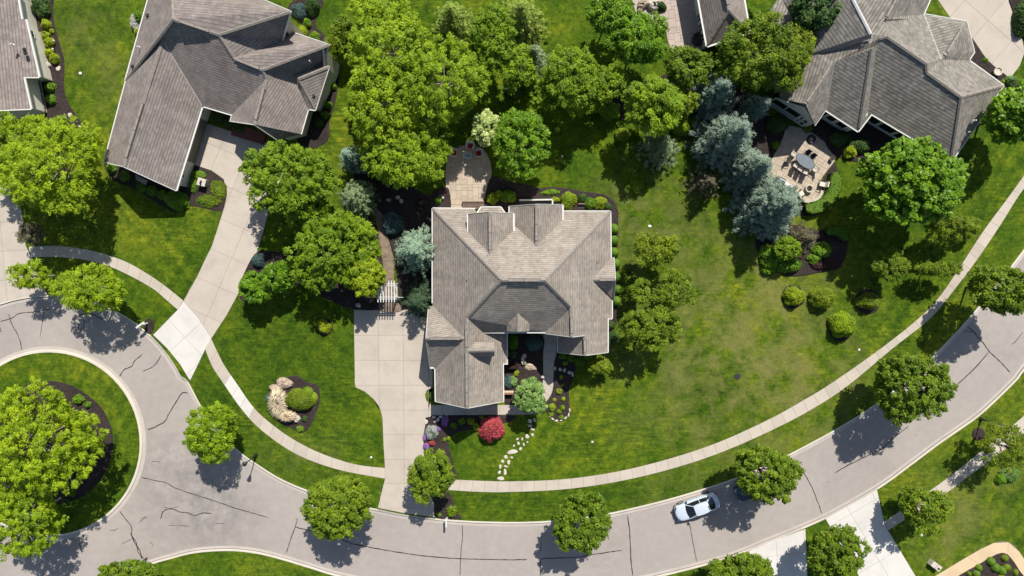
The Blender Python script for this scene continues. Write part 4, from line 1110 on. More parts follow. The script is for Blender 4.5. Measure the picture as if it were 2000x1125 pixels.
def cloud(rng, cen, rad, per, leaf, aspect, up=.55, shell=.55, flat=.75, out=None, tint_j=.28, droop=0.0):
    n = len(cen); k = per
    idx = np.repeat(np.arange(n), k)
    d = unit(rng, n*k); d[:, 2] = np.where((d[:, 2] < -.2) & (rng.random(n*k) < .7), -d[:, 2], d[:, 2])
    rr = rad[idx][:, None]*(shell+(1-shell)*rng.random((n*k, 1)))
    p = cen[idx]+d*rr*np.array([1, 1, flat])
    nm = d*.55+np.array([0, 0, up])+unit(rng, n*k)*.55
    tn = d*np.array([1, 1, .3])+unit(rng, n*k)*.7-np.array([0, 0, droop])
    if out is not None: tn = tn+out[idx]*.9
    sz = leaf*(.7+.6*rng.random(n*k))
    ct = rng.random(n)
    ti = np.clip(.5+(ct[idx]-.5)*.7+(rng.random(n*k)-.5)*2*tint_j, 0, 1)
    return p, nm, tn, sz, np.full((n*k, 1), aspect), ti
def lobed(rng, n, R, lobes=11, depth=.30, zmin=-.45, inner=.45):
    L = unit(rng, lobes); L[:, 2] = np.abs(L[:, 2])*.8-.1; L /= np.linalg.norm(L, axis=1, keepdims=True)
    amp = rng.uniform(.55, 1, lobes)
    d = unit(rng, n*3); d = d[d[:, 2] > zmin][:n]
    m = np.max(amp*np.exp(-6.5*(1-d@L.T)), axis=1)
    r = (1-depth)+depth*m*1.15
    u = inner+(1-inner)*rng.random(len(d))**.42
    return d*(r*u)[:, None]*np.array(R), d
def stem_mesh(rng, base, top, r0, cen, nb, mat='bark', parent=None):
    mb = MB(); B = Vector(base); T = Vector(top); mid = B.lerp(T, .5)+Vector((rng.normal()*.12, rng.normal()*.12, 0))
    mb.tube([B, B.lerp(mid, .5), mid, T], [r0*1.25, r0, r0*.85, r0*.5], 8)
    if len(cen):
        sel = rng.choice(len(cen), min(nb, len(cen)), replace=False)
        for i in sel:
            e = Vector(cen[i]); s = B.lerp(T, rng.uniform(.45, .95)); m = s.lerp(e, .5)+Vector((0, 0, .25))
            mb.tube([s, m, e], [r0*.45, r0*.28, r0*.08], 5)
    return mb.build('trunk', M[mat], parent)
SEED = [100]
def tree(px, py, rx, ry, zc, mat, label, leaf=.26, aspect=.62, cr=.50, dens=1.0, per=66, depth=.32, lobes=12, group=None, name='tree', cat='tree', rz=None, trunk='bark', up=.55, inner=.45, flat=.75, cover=1.5, zmin=-.7, sub=None, tj=.28, base=None, droop=.1):
    SEED[0] += 1; rng = np.random.default_rng(SEED[0])
    m = MPP(zc); c = P(px, py, zc); RX, RY = rx*m*1.07, ry*m*1.07
    RZ = rz or min((RX+RY)/2*.9, zc-.9)
    g0 = Vector((c.x, c.y, GZ)) if base is None else P(base[0], base[1], GZ)
    t = thing(name, label, cat, g0, 0, group)
    area = 4*PI*((RX*RY+RX*RZ+RY*RZ)/3)*.72
    n = int(area/(PI*cr*cr)*cover*dens)
    R = [max(RX-cr*.7, .2), max(RY-cr*.7, .2), max(RZ-cr*.5, .2)]
    pts, d = lobed(rng, n, R, lobes, depth, zmin, inner)
    rad = cr*rng.uniform(.65, 1.25, len(pts))
    cen = pts+np.array([c.x-g0.x, c.y-g0.y, zc-GZ])
    leaf_mesh('crown', *cloud(rng, cen, rad, per, leaf, aspect, up, .5, flat, d, tj, droop), mat, t)
    stem_mesh(rng, (0, 0, -.1), (c.x-g0.x, c.y-g0.y, zc-GZ+RZ*.25), max(.05, .013*zc+.009*RX), cen, int(10+RX*3), trunk, t)
    return t
def conifer(px, py, r, h, mat, label, leaf=.24, aspect=.26, group=None, name='spruce_tree', cat='tree', sq=1.0, dens=1.0, clump=.24, trunk='bark', per=20, tj=.25, power=.8, zfrac=.38, droop=.12, cat_=None):
    SEED[0] += 1; rng = np.random.default_rng(SEED[0])
    zc = h*zfrac; m = MPP(zc); c = P(px, py, zc); R = r*m*1.08
    t = thing(name, label, cat, (c.x, c.y, GZ), 0, group)
    cen = []; rad = []; od = []; mb = MB()
    mb.tube([(0, 0, -.1), (0, 0, h*.5), (0, 0, h*.97)], [.05*h**.75, .03*h**.75, .015], 7)
    nt = max(5, int(h/.42)); a0 = rng.random()*6
    for i in range(nt):
        tt = (i+.6)/nt; z = h*(1-tt*.93)
        L = R*tt**power*rng.uniform(.86, 1.08)
        nb = max(5, int((5+L*3.0)*dens))
        for k in range(nb):
            a = a0+i*2.4+2*PI*(k+rng.uniform(-.25, .25))/nb
            l = L*rng.uniform(.72, 1.12); dr = l*droop*rng.uniform(.4, 1.6)
            d = np.array([math.cos(a), math.sin(a)*sq, 0])
            if tt > .3 and rng.random() < .7: mb.bar((0, 0, z), (d[0]*l*.9, d[1]*l*.9, z-dr), .04, .04)
            ns = max(2, int(l/.36))
            for s in range(ns):
                f = .22+.78*(s+rng.random()*.8)/ns
                w = l*.13*(1-abs(f-.6))
                side = rng.normal()*w
                p = d*l*f+np.array([-d[1], d[0], 0])*side+np.array([0, 0, z-dr*f*f+.10*f])
                cen.append(p); rad.append(clump*rng.uniform(.7, 1.25)*(.8+.3*tt)); od.append(d+np.array([0, 0, .15]))
    cen = np.array(cen); rad = np.array(rad); od = np.array(od)
    leaf_mesh('crown', *cloud(rng, cen, rad, per, leaf, aspect, .7, .25, .7, od*1.5, tj), mat, t)
    mb.build('trunk', M[trunk], t)
    return t
ICO = None
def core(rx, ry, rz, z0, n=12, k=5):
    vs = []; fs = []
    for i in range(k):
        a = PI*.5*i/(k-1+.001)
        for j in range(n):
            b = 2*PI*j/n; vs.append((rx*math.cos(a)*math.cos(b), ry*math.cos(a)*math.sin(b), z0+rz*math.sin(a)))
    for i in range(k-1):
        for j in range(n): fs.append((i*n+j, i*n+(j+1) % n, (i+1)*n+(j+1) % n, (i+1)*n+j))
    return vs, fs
def bush(px, py, rx, ry, h, mat, label, leaf=.15, aspect=.6, group=None, name='shrub', cat='shrub', cover=3.0, rough=.10, clipped=False, up=.5, tj=.28, lumps=0):
    SEED[0] += 1; rng = np.random.default_rng(SEED[0])
    z = h*.5; m = MPP(z); c = P(px, py, z); RX, RY = rx*m, ry*m
    area = 2*PI*((RX*RY+RX*h+RY*h)/3)
    n = int(area/(.5*leaf*leaf*aspect)*cover)
    n = min(n, 9000)
    d = unit(rng, n); d[:, 2] = np.abs(d[:, 2])
    lb = unit(rng, lumps or 9); lb[:, 2] = np.abs(lb[:, 2])
    mm = np.max(np.exp(-9*(1-d@lb.T)), axis=1) if not clipped else np.ones(n)
    k = (1-(.28 if not clipped else 0)*(1-mm))*(1-rough*rng.random(n)*(1 if clipped else 2.2))
    s = np.array([RX, RY, h])
    p = d*k[:, None]*s
    nm = d/s*min(RX, RY, h)*(1.4 if clipped else .7)+np.array([0, 0, up])+unit(rng, n)*(.35 if clipped else .6)
    tn = d*np.array([1, 1, -.2])+unit(rng, n)*.6
    cl = np.argmax(d@lb.T, axis=1); ct = rng.random(len(lb))
    ti = np.clip(.5+(ct[cl]-.5)*.5+(rng.random(n)-.5)*2*tj, 0, 1)
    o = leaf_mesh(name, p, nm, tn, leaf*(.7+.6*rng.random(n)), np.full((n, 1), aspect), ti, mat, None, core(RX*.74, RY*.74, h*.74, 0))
    o.location = (c.x, c.y, GZ)
    return tag(o, label, cat, group)
def hedge(line, w, h, mat, label, leaf=.13):
    SEED[0] += 1; rng = np.random.default_rng(SEED[0])
    L = [Vector(p) for p in W(catmull(line, 6), h*.6)]
    base = L[len(L)//2]; n_per = 1; pts = []; nr = []
    ln = [0]
    for i in range(1, len(L)): ln.append(ln[-1]+(L[i]-L[i-1]).length)
    n = int(ln[-1]*(w+2*h)/(.5*leaf*leaf*.6)*2.6)
    mb = MB()
    for _ in range(n):
        t = rng.random()*ln[-1]; i = 1
        while i < len(ln)-1 and ln[i] < t: i += 1
        u = (t-ln[i-1])/(ln[i]-ln[i-1]); p = L[i-1].lerp(L[i], u); d = (L[i]-L[i-1]).normalized(); s = Vector((-d.y, d.x))
        a = rng.uniform(-1, 1)
        k = rng.random()*(w+2*h)
        if k < w: off = (k/w*2-1)*w/2; z = h*(1-.10*abs(2*off/w)**4); q = (0, 0, 1)
        elif k < w+h: off = w/2; z = k-w; q = (s.x, s.y, .2)
        else: off = -w/2; z = k-w-h; q = (-s.x, -s.y, .2)
        e = min(t, ln[-1]-t); off *= min(1, .45+e*1.1/w)
        z *= 1-.05*rng.random()
        pts.append((p.x+s.x*off-base.x+rng.normal()*.02, p.y+s.y*off-base.y+rng.normal()*.02, z)); nr.append(q)
    for a, b in zip(L[:-1], L[1:]):
        mb.bar((a.x-base.x, a.y-base.y, h*.42), (b.x-base.x, b.y-base.y, h*.42), w*.8, h*.84)
    pts = np.array(pts); nr = np.array(nr, float)+unit(rng, n)*.4
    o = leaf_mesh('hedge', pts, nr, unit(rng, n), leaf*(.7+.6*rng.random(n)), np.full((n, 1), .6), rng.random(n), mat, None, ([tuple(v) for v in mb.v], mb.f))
    o.location = (base.x, base.y, GZ)
    return tag(o, label, 'hedge')
def fountain(px, py, rx, ry, h, mat, label, n=420, name='ornamental_grass', cat='ornamental grass', w=.035, bend=1.0, group=None):
    """arching blades from one crown"""
    SEED[0] += 1; rng = np.random.default_rng(SEED[0])
    m = MPP(h*.5); c = P(px, py, h*.5); vs = []; fs = []; ti = []
    for i in range(n):
        a = rng.random()*2*PI; k = rng.random()**.6; L = h*rng.uniform(.75, 1.15)
        dx, dy = math.cos(a)*rx*m*k, math.sin(a)*ry*m*k
        bx, by = dx*.25, dy*.25
        s = np.array([-math.sin(a), math.cos(a), 0])*w*rng.uniform(.6, 1.3)
        p0 = np.array([bx, by, 0]); p1 = np.array([dx*.6, dy*.6, L*.85]); p2 = np.array([dx, dy, L*(1-.45*k*bend)])
        b = len(vs)
        vs += [tuple(p0-s), tuple(p0+s), tuple(p1-s), tuple(p1+s), tuple(p2)]
        fs += [(b, b+1, b+3, b+2), (b+2, b+3, b+4)]; t = rng.random(); ti += [t, t]
    o = mesh_obj(name, vs, fs, M[mat]); at = o.data.attributes.new('tint', 'FLOAT', 'FACE'); at.data.foreach_set('value', np.array(ti, np.float32))
    o.location = (c.x, c.y, GZ)
    return tag(o, label, cat, group)

# ---------------------------------------------------------------- street trees
SG = 'maple trees planted along the street verge'
mk = dict(leaf=.25, cr=.38, per=44, group=SG, name='maple_tree')
tree(660, 985, 73, 74, 5.4, 'L_maple', 'round maple on the verge just left of the middle driveway, shading the road below', **mk)
tree(1135, 1018, 68, 68, 5.0, 'L_maple', 'round maple at the kerb between the mailbox and the white car', **mk)
tree(1490, 922, 76, 68, 5.2, 'L_maple', 'round maple hanging over the half-hidden dark parked car', **mk)
tree(1774, 757, 86, 76, 5.4, 'L_maple', 'large spreading maple over the bend of the road, right of the sidewalk', **mk)
tree(1958, 566, 76, 58, 5.4, 'L_maple', 'maple at the right edge standing between sidewalk and road', **mk)
tree(1632, 1080, 61, 62, 4.8, 'L_maple', 'compact maple between the two pale driveways on the lower right', **mk)
tree(1800, 990, 62, 54, 3.9, 'L_maple', 'open-crowned maple straddling the lower right sidewalk beside the pale driveway', leaf=.24, cr=.42, per=46, group=SG, name='maple_tree', depth=.42, cover=1.2)
tree(841, 926, 50, 60, 4.2, 'L_maple', 'small maple at the corner where the middle driveway meets the long sidewalk', leaf=.23, cr=.40, per=54, group=SG, name='maple_tree', depth=.4, base=(858, 960))
tree(1450, 1114, 78, 36, 3.3, 'L_maple', 'maple cut by the bottom edge, left of the pale driveways', **mk)
tree(255, 1116, 66, 26, 3.1, 'L_maple', 'small maple cut by the bottom edge at the tip of the lower lawn', **mk)
LG = 'light green locust trees around the turning circle'
lk = dict(leaf=.28, aspect=.36, cr=.37, per=36, name='locust_tree', group=LG, flat=.55, depth=.42, lobes=16, trunk='bark_pale', up=.8)
tree(418, 848, 61, 66, 4.6, 'L_locust', 'yellow-green locust at the kerb next to the street lamp by the turning circle', **lk)
tree(180, 565, 80, 50, 4.6, 'L_locust', 'broad locust leaning over the upper kerb of the turning circle', **lk)
tree(60, 540, 44, 36, 3.6, 'L_locust', 'thin locust showing the left driveway through its crown', **{**lk, 'cover': .9, 'per': 40})
tree(112, 330, 104, 112, 5.6, 'L_locust', 'big yellow-green locust below the house at the left edge', **{**lk, 'lobes': 22})
tree(20, 300, 60, 80, 4.6, 'L_locust', 'locust at the left edge over the concrete drive, crown half out of frame', **{**lk, 'cover': 1.1})
tree(78, 862, 128, 118, 6.4, 'L_locust', 'huge feathery locust filling the planted island of the turning circle', **{**lk, 'lobes': 28, 'cover': 1.35, 'depth': .45})
tree(48, 1010, 88, 82, 5.4, 'L_locust', 'second locust on the planted island, bare limbs showing, overhanging the road', **{**lk, 'lobes': 22, 'cover': 1.15, 'depth': .45})
tree(1962, 872, 60, 60, 3.8, 'L_olive', 'sparse olive-green tree beside the right-hand street lamp, pavement showing through', leaf=.24, aspect=.4, cr=.42, per=34, depth=.45, cover=.95, name='ash_tree', trunk='bark')

# ---------------------------------------------------------------- garden trees
gk = dict(leaf=.27, aspect=.46, cr=.38, per=38, depth=.38, lobes=15)
tree(572, 348, 98, 82, 4.8, 'L_green', 'dense light green tree between the left driveway and the pale spruce', **{**gk, 'up': .75, 'lobes': 18})
YG = 'tall yellow-green honey locusts behind the middle house'
yk = dict(leaf=.28, aspect=.38, cr=.38, per=36, name='locust_tree', group=YG, flat=.6, depth=.40, lobes=22, trunk='bark_pale', up=.8, cover=1.4)
tree(768, 100, 92, 104, 6.0, 'L_locust', 'uppermost of the tall honey locusts, nearest the top edge', **yk)
tree(868, 160, 108, 92, 5.8, 'L_locust', 'widest of the tall honey locusts, reaching right over the back garden', **yk)
tree(748, 205, 78, 88, 6.2, 'L_locust', 'honey locust on the left flank of the clump, near the upper left house', **yk)
tree(808, 312, 74, 66, 4.6, 'L_locust', 'honey locust overhanging the red-cushioned chairs of the paved terrace', **yk)
tree(768, 296, 66, 68, 4.8, 'L_locust', 'honey locust above the dark mulch left of the paved terrace', **yk)
tree(640, 492, 80, 84, 4.4, 'L_green', 'layered bright green tree left of the garden path', **{**gk, 'lobes': 18, 'depth': .45, 'aspect': .4, 'leaf': .3})
tree(600, 412, 48, 38, 4.0, 'L_green', 'small fresh green tree tucked under the dense tree by the left driveway', **gk)
tree(700, 455, 40, 34, 4.0, 'L_green', 'narrow bright tree overlapping the brown footpath', **gk)
tree(713, 540, 42, 46, 3.8, 'L_yellow', 'golden yellow tree next to the white garden arbour', leaf=.22, aspect=.6, cr=.34, per=54, depth=.25, name='golden_tree')
tree(545, 538, 34, 34, 3.0, 'L_bright', 'glossy round tree right of the left driveway, upper of two', leaf=.26, aspect=.7, cr=.34, per=44, depth=.2)
tree(503, 560, 38, 34, 2.8, 'L_bright', 'glossy round tree touching the left driveway, lower of two', leaf=.26, aspect=.7, cr=.34, per=44, depth=.2)
tree(1012, 282, 66, 72, 4.2, 'L_bright', 'broad green tree on the right of the paved terrace', **{**gk, 'leaf': .30, 'aspect': .4, 'lobes': 16, 'depth': .4})
tree(950, 250, 30, 38, 3.4, 'L_cream', 'cream-leaved dogwood above the terrace chairs', leaf=.26, aspect=.6, cr=.34, per=44, depth=.2, name='dogwood_tree', up=1.0)
tree(965, 72, 50, 70, 5.8, 'L_green', 'fresh green tree behind the pale conifers near the top edge', **gk)
tree(1010, 130, 44, 50, 5.0, 'L_green', 'green tree below the pale spruces at the top centre', **gk)
tree(1112, 150, 66, 62, 5.4, 'L_green', 'feathery light green tree at the upper centre, left of the shaded lawn', **{**gk, 'depth': .45, 'aspect': .36, 'leaf': .3})
tree(1182, 162, 46, 42, 4.2, 'L_green', 'dense mid green tree to the right of the feathery one', **gk)
tree(1245, 76, 70, 62, 5.0, 'L_bright', 'rounded green tree hiding the left side of the top terrace', **{**gk, 'aspect': .4, 'leaf': .3})
tree(1192, 24, 54, 50, 4.6, 'L_bright', 'green tree at the top edge left of the top terrace', **gk)
tree(1276, 205, 66, 62, 5.6, 'L_locust', 'light yellow-green tree in the middle of the garden border', leaf=.28, aspect=.4, cr=.42, per=54, depth=.45, lobes=18, up=.8)
tree(1342, 133, 52, 46, 4.4, 'L_maple', 'dark rounded tree below the tip of the top terrace', leaf=.24, cr=.38, per=50, depth=.36)
tree(1484, 110, 94, 82, 5.6, 'L_olive', 'broad dark olive tree in front of the grey-brown roof', leaf=.26, aspect=.45, cr=.46, per=56, depth=.42, lobes=20)
tree(1590, 18, 56, 60, 5.8, 'L_dark', 'dark green tree at the top edge beside the grey-brown roof', leaf=.25, cr=.42, per=56, depth=.3)
tree(1550, 110, 40, 66, 5.4, 'L_olive', 'olive green tree brushing the left eaves of the grey-brown house', leaf=.25, aspect=.4, cr=.40, per=54, depth=.4)
tree(1778, 356, 105, 88, 6.0, 'L_bright', 'large glossy bright green maple right of the dining terrace', leaf=.34, aspect=.75, cr=.44, per=42, depth=.28, lobes=16, name='maple_tree', up=.7, cover=1.7)
tree(1988, 222, 66, 66, 5.6, 'L_bright', 'glossy green maple cut by the right edge above the curved sidewalk', leaf=.34, aspect=.75, cr=.44, per=42, depth=.28, name='maple_tree', up=.7)
tree(1036, 772, 35, 43, 3.0, 'L_white', 'pale-leaved small tree at the front entrance walk', leaf=.24, aspect=.5, cr=.30, per=44, depth=.35, name='serviceberry_tree', up=.9)
tree(1284, 488, 54, 44, 3.8, 'L_olive', 'uppermost of the loose olive trees on the side lawn', leaf=.24, aspect=.4, cr=.36, per=40, depth=.5, lobes=12, cover=1.1)
tree(1312, 568, 50, 50, 3.8, 'L_olive', 'right-hand loose olive tree on the side lawn', leaf=.24, aspect=.4, cr=.36, per=40, depth=.5, lobes=12, cover=1.1)
tree(1266, 640, 68, 54, 4.2, 'L_olive', 'lowest and widest of the olive trees on the side lawn', leaf=.25, aspect=.45, cr=.38, per=46, depth=.42, lobes=14, cover=1.2)
tree(1250, 570, 26, 30, 3.0, 'L_maple', 'small dark tree between the olive trees and the house', leaf=.22, cr=.32, per=44, depth=.4)
tree(1172, 714, 28, 20, 2.0, 'L_olive', 'small yellow-green tree at the lower right corner of the middle house', leaf=.20, aspect=.45, cr=.26, per=40, depth=.4)
tree(1855, 446, 62, 36, 3.4, 'L_olive', 'low spreading olive tree just inside the curved sidewalk', leaf=.22, aspect=.35, cr=.34, per=42, depth=.5, lobes=14)
tree(1738, 520, 42, 36, 3.2, 'L_olive', 'rounded yellow-olive tree on the lawn below the glossy maple', leaf=.22, aspect=.4, cr=.32, per=44, depth=.4)
tree(1830, 525, 50, 20, 2.6, 'L_olive', 'low branch-like tree reaching over the curved sidewalk', leaf=.22, aspect=.3, cr=.28, per=38, depth=.5)
tree(62, 456, 32, 24, 2.4, 'L_brown', 'greyish brown shrub-like tree where the sidewalk meets the left drive', leaf=.2, aspect=.4, cr=.28, per=34, depth=.4, cat='small tree')
tree(664, 88, 36, 34, 2.6, 'L_olive', 'low spreading olive tree between the upper left house and the honey locusts', leaf=.22, aspect=.35, cr=.32, per=40, depth=.4)
tree(1900, 440, 26, 18, 2.0, 'L_olive', 'little olive bush tree right beside the curved sidewalk', leaf=.2, aspect=.4, cr=.26, per=34, depth=.4)

tree(928, 118, 38, 40, 4.6, 'L_green', 'fresh green tree squeezed between the widest honey locust and the light spruce', **gk)
tree(1062, 185, 38, 34, 3.6, 'L_green', 'low green tree below the whitish spruce', **gk)
tree(1142, 205, 36, 28, 3.2, 'L_green', 'low feathery tree in front of the upper border', **gk)
tree(668, 440, 44, 34, 3.8, 'L_green', 'small fresh tree between the pale pine and the layered bright tree', **gk)
tree(1330, 195, 36, 34, 3.8, 'L_olive', 'olive tree filling the gap left of the blue spruces', **gk)
tree(670, 60, 30, 30, 3.4, 'L_olive', 'small olive tree left of the uppermost honey locust', **gk)
tree(725, 30, 46, 44, 5.0, 'L_locust', 'small honey locust cut by the top edge', **yk)
# ---------------------------------------------------------------- conifers
BG = 'blue spruces beside the dining terrace'
bk = dict(group=BG, leaf=.22, aspect=.30, clump=.34, per=38)
conifer(1394, 185, 53, 7.2, 'L_blue', 'grey-blue spruce at the top of the row left of the dining terrace', **bk)
conifer(1418, 268, 66, 9.0, 'L_blue', 'largest and bluest spruce in the middle of the row', **bk)
conifer(1474, 212, 30, 5.5, 'L_blue', 'slim blue spruce under the olive tree by the garden room', **bk)
conifer(1466, 328, 48, 7.5, 'L_blue', 'blue spruce touching the left rim of the dining terrace', **bk)
conifer(1506, 402, 68, 8.5, 'L_blue', 'wide silvery spruce below the dining terrace', **bk)
conifer(1376, 358, 42, 4.5, 'L_brown', 'thin brownish spruce with dead branches left of the blue row', leaf=.2, clump=.2, per=14, dens=.7)
conifer(1289, 292, 43, 5.2, 'L_pale', 'soft grey-green pine standing alone at the lawn edge', leaf=.2, per=26, name='pine_tree')
conifer(885, 42, 47, 6.5, 'L_spruce', 'light green spruce with star-like branches near the top edge', leaf=.24, per=20)
conifer(1018, 38, 56, 6.5, 'L_spruce', 'pale green spruce at the top centre, its tip drooping', leaf=.24, per=20)
conifer(1042, 118, 38, 6.5, 'L_pale', 'whitish green spruce between the feathery tree and the honey locusts', leaf=.22, per=24)
conifer(690, 308, 33, 5.8, 'L_mint', 'small silvery spruce wedged between two green trees', leaf=.22, clump=.26, per=26)
conifer(700, 388, 44, 5.6, 'L_pale', 'rounded pale green pine left of the garden path', leaf=.2, clump=.26, per=26, power=.5, name='pine_tree')
conifer(816, 490, 50, 6.8, 'L_mint', 'pale blue-green spruce overlapping the left eaves of the middle house', leaf=.24, clump=.30, per=28)
conifer(820, 587, 41, 5.0, 'L_pine', 'dark pine between the blue-green spruce and the garage roof', leaf=.24, per=22, name='pine_tree')
conifer(1567, 466, 32, 4.2, 'L_brown', 'beige-green spruce in the oval bed below the dining terrace', leaf=.2, clump=.22, per=24)
conifer(1527, 468, 13, 2.2, 'L_olive', 'tiny light conifer left of the beige-green spruce', leaf=.16, clump=.16, per=20)

# ---------------------------------------------------------------- shrubs
tree(720, 488, 30, 30, 3.4, 'L_green', 'small leafy tree between the layered bright tree and the brown footpath', **gk)
tree(1540, 485, 34, 26, 2.2, 'L_green', 'loose pale green shrub-like tree at the left of the oval bed', leaf=.24, aspect=.5, cr=.3, per=40, depth=.35, cat='small tree')
def B_(rows, **kw):
    for r in rows: bush(*r, **kw)
GB = 'boxwood balls along the right wall of the middle house'
for (x, y, o) in ((1195, 447, 'uppermost'), (1195, 470, 'second from the top'), (1195, 493, 'third from the top'), (1199, 515, 'fourth from the top'), (1201, 541, 'fifth from the top'), (1202, 565, 'sixth from the top'), (1200, 588, 'lowest')):
    bush(x+4, y, 10, 10.5, .9, 'L_box', o+' clipped boxwood ball along the right wall of the middle house', leaf=.10, clipped=True, rough=.05, group=GB)
LB = 'lime green shrubs by the pale wall at the left edge'
B_([(89, 47, 12, 11, .9, 'L_lime', 'topmost lime green shrub by the pale wall'), (101, 61, 5, 5, .4, 'L_lime', 'smallest lime green shrub, set apart in the mulch'), (88, 68, 9, 9, .8, 'L_lime', 'lime shrub pressed against the wall below the topmost'),
    (96, 83, 12, 11, .9, 'L_lime', 'lime shrub in the middle of the row by the wall'), (96, 102, 10, 9, .8, 'L_lime', 'lime shrub second from the bottom of the row'), (106, 114, 11, 11, .9, 'L_lime', 'lowest lime shrub, bulging into the mulch')], leaf=.15, aspect=.5, group=LB)
B_([(78, 14, 20, 24, 1.4, 'L_dark', 'dark green shrub mass at the top of the wall bed'), (97, 170, 12, 12, .8, 'L_bright', 'broad-leaved green shrub at the wall corner, upper of two'), (99, 195, 12, 12, .8, 'L_bright', 'broad-leaved green shrub at the wall corner, lower of two')], leaf=.18)
B_([(263, 45, 10, 22, .7, 'L_silver', 'bluish grey shrub along the left eaves of the upper left house'), (270, 32, 10, 12, .9, 'L_bright', 'green shrub beside the bluish grey one'), (268, 62, 8, 9, .8, 'L_lime', 'lime shrub below the bluish grey one'),
    (216, 330, 11, 11, .9, 'L_bright', 'bright ball shrub at the lower left corner of the garage wing'), (243, 344, 12, 12, .9, 'L_box', 'shaded ball shrub second along the garage gable'), (275, 364, 13, 11, .9, 'L_box', 'shaded ball shrub third along the garage gable'),
    (296, 373, 12, 11, .9, 'L_box', 'shaded ball shrub fourth along the garage gable'), (316, 380, 12, 11, .9, 'L_box', 'shaded ball shrub at the right end of the garage gable'), (342, 391, 30, 22, 1.3, 'L_bright', 'large leafy shrub below the corner of the garage wing'),
    (388, 342, 20, 10, .5, 'L_box', 'low juniper above the beige utility box'), (377, 362, 10, 16, .5, 'L_box', 'low juniper left of the beige utility box'), (425, 370, 19, 22, .45, 'L_olive', 'olive groundcover mound right of the beige utility box'), (404, 393, 30, 14, .45, 'L_olive', 'olive groundcover mound below the beige utility box'),
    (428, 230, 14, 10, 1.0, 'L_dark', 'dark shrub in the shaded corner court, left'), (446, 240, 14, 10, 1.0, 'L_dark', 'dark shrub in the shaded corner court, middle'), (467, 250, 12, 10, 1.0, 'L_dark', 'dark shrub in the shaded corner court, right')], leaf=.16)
B_([(600, 44, 9, 9, .9, 'L_bright', 'round green shrub right of the upper left house, nearest the mulch path'), (592, 60, 11, 11, .9, 'L_lime', 'yellowish round shrub at the wall corner of the upper left house'), (615, 70, 12, 10, .8, 'L_green', 'soft green shrub between house and mulch path'), (583, 20, 18, 16, 1.2, 'L_bluedark', 'bluish shrub near the top edge by the upper left house'),
    (610, 10, 16, 20, 1.5, 'L_dark', 'dark green shrub at the top edge beside the mulch path'), (648, 167, 10, 10, .9, 'L_green', 'green shrub by the right gable of the upper left house'), (641, 205, 9, 8, .8, 'L_bright', 'small upper shrub in the bed below the right gable'), (635, 223, 9, 9, .8, 'L_bright', 'small lower shrub in the bed below the right gable'), (622, 240, 10, 10, .8, 'L_dark', 'shaded dark shrub at the end of the house bed'),
    (540, 22, 16, 14, 1.0, 'L_olive', 'brownish green shrub behind the upper left house')], leaf=.16)
# island bed on the left lawn
fountain(544, 786, 24, 36, 1.1, 'L_straw', 'cream feathery grass hugging the left of the lawn island bed', n=900, w=.03)
fountain(562, 812, 22, 14, 1.0, 'L_straw', 'peach-tinted feathery grass at the bottom of the lawn island bed', n=600, w=.03)
B_([(582, 783, 34, 30, 1.5, 'L_olive', 'wispy olive mound in the centre of the lawn island bed')], leaf=.24, aspect=.25)
B_([(600, 766, 12, 11, .6, 'L_green', 'smooth green cushion at the upper right of the lawn island bed'), (612, 777, 9, 11, .5, 'L_green', 'smaller green cushion beside the first')], leaf=.09, clipped=True)
B_([(586, 838, 9, 7, .4, 'L_green', 'low green tuft at the bottom tip of the lawn island bed'), (595, 818, 6, 7, .5, 'L_dark', 'dark little tuft right of the round grey rock'), (523, 778, 6, 9, .5, 'L_bluedark', 'blue-green tuft on the left rim of the lawn island bed')], leaf=.12)
bush(631, 638, 17, 16, 1.1, 'L_lime', 'single yellow-green shrub in a small mulch ring on the left lawn', leaf=.15, aspect=.4)
B_([(504, 508, 14, 15, 1.0, 'L_bluedark', 'bluish shrub above the two glossy round trees'), (765, 437, 24, 24, 1.5, 'L_bluedark', 'curly blue-green conifer mound beside the footpath'), (1043, 670, 19, 18, 1.2, 'L_bluedark', 'weeping blue-green mound in the entry court')], leaf=.22, aspect=.3, lumps=22)
B_([(735, 325, 22, 26, 1.2, 'L_maroon', 'maroon shrub in shade left of the honey locusts'), (742, 368, 20, 18, 1.0, 'L_maroon', 'maroon shrub above the footpath'), (824, 395, 14, 10, .8, 'L_maroon', 'dark reddish shrub left of the terrace'), (1000, 716, 15, 9, .9, 'L_maroon', 'dark red shrub beside the garage wing in the entry court'),
    (1612, 517, 36, 12, .6, 'L_maroon', 'brownish purple twiggy mound at the bottom of the oval bed')], leaf=.17, aspect=.4)
B_([(855, 392, 8, 8, .6, 'L_bright', 'small green shrub in the mulch left of the terrace'), (962, 388, 13, 13, .9, 'L_lime', 'yellow-green shrub at the terrace steps'), (974, 378, 12, 9, .9, 'L_green', 'green shrub behind the yellow-green one at the steps'), (993, 384, 17, 15, 1.1, 'L_bright', 'leafy green shrub at the rear gable'),
    (1075, 376, 21, 7, .4, 'L_bright', 'flat green groundcover above the window well'), (1085, 390, 10, 6, .6, 'L_lime', 'yellow tuft beside the low retaining wall'), (1110, 391, 19, 20, 1.3, 'L_yellow', 'golden shrub between the rear gable and the right wing'), (1137, 386, 12, 10, .8, 'L_dark', 'dark green shrub right of the golden one'),
    (1155, 396, 15, 13, .9, 'L_bright', 'green shrub behind the right wing, middle'), (1172, 396, 16, 13, .9, 'L_lime', 'pale lime shrub behind the right wing'), (1187, 404, 9, 9, .8, 'L_dark', 'dark shrub at the upper right corner of the middle house'),
    (1196, 662, 15, 17, 1.2, 'L_dark', 'dark leafy shrub at the right wall of the middle house'), (1192, 636, 10, 10, 1.0, 'L_dark', 'small dark shrub above it at the wall')], leaf=.15)
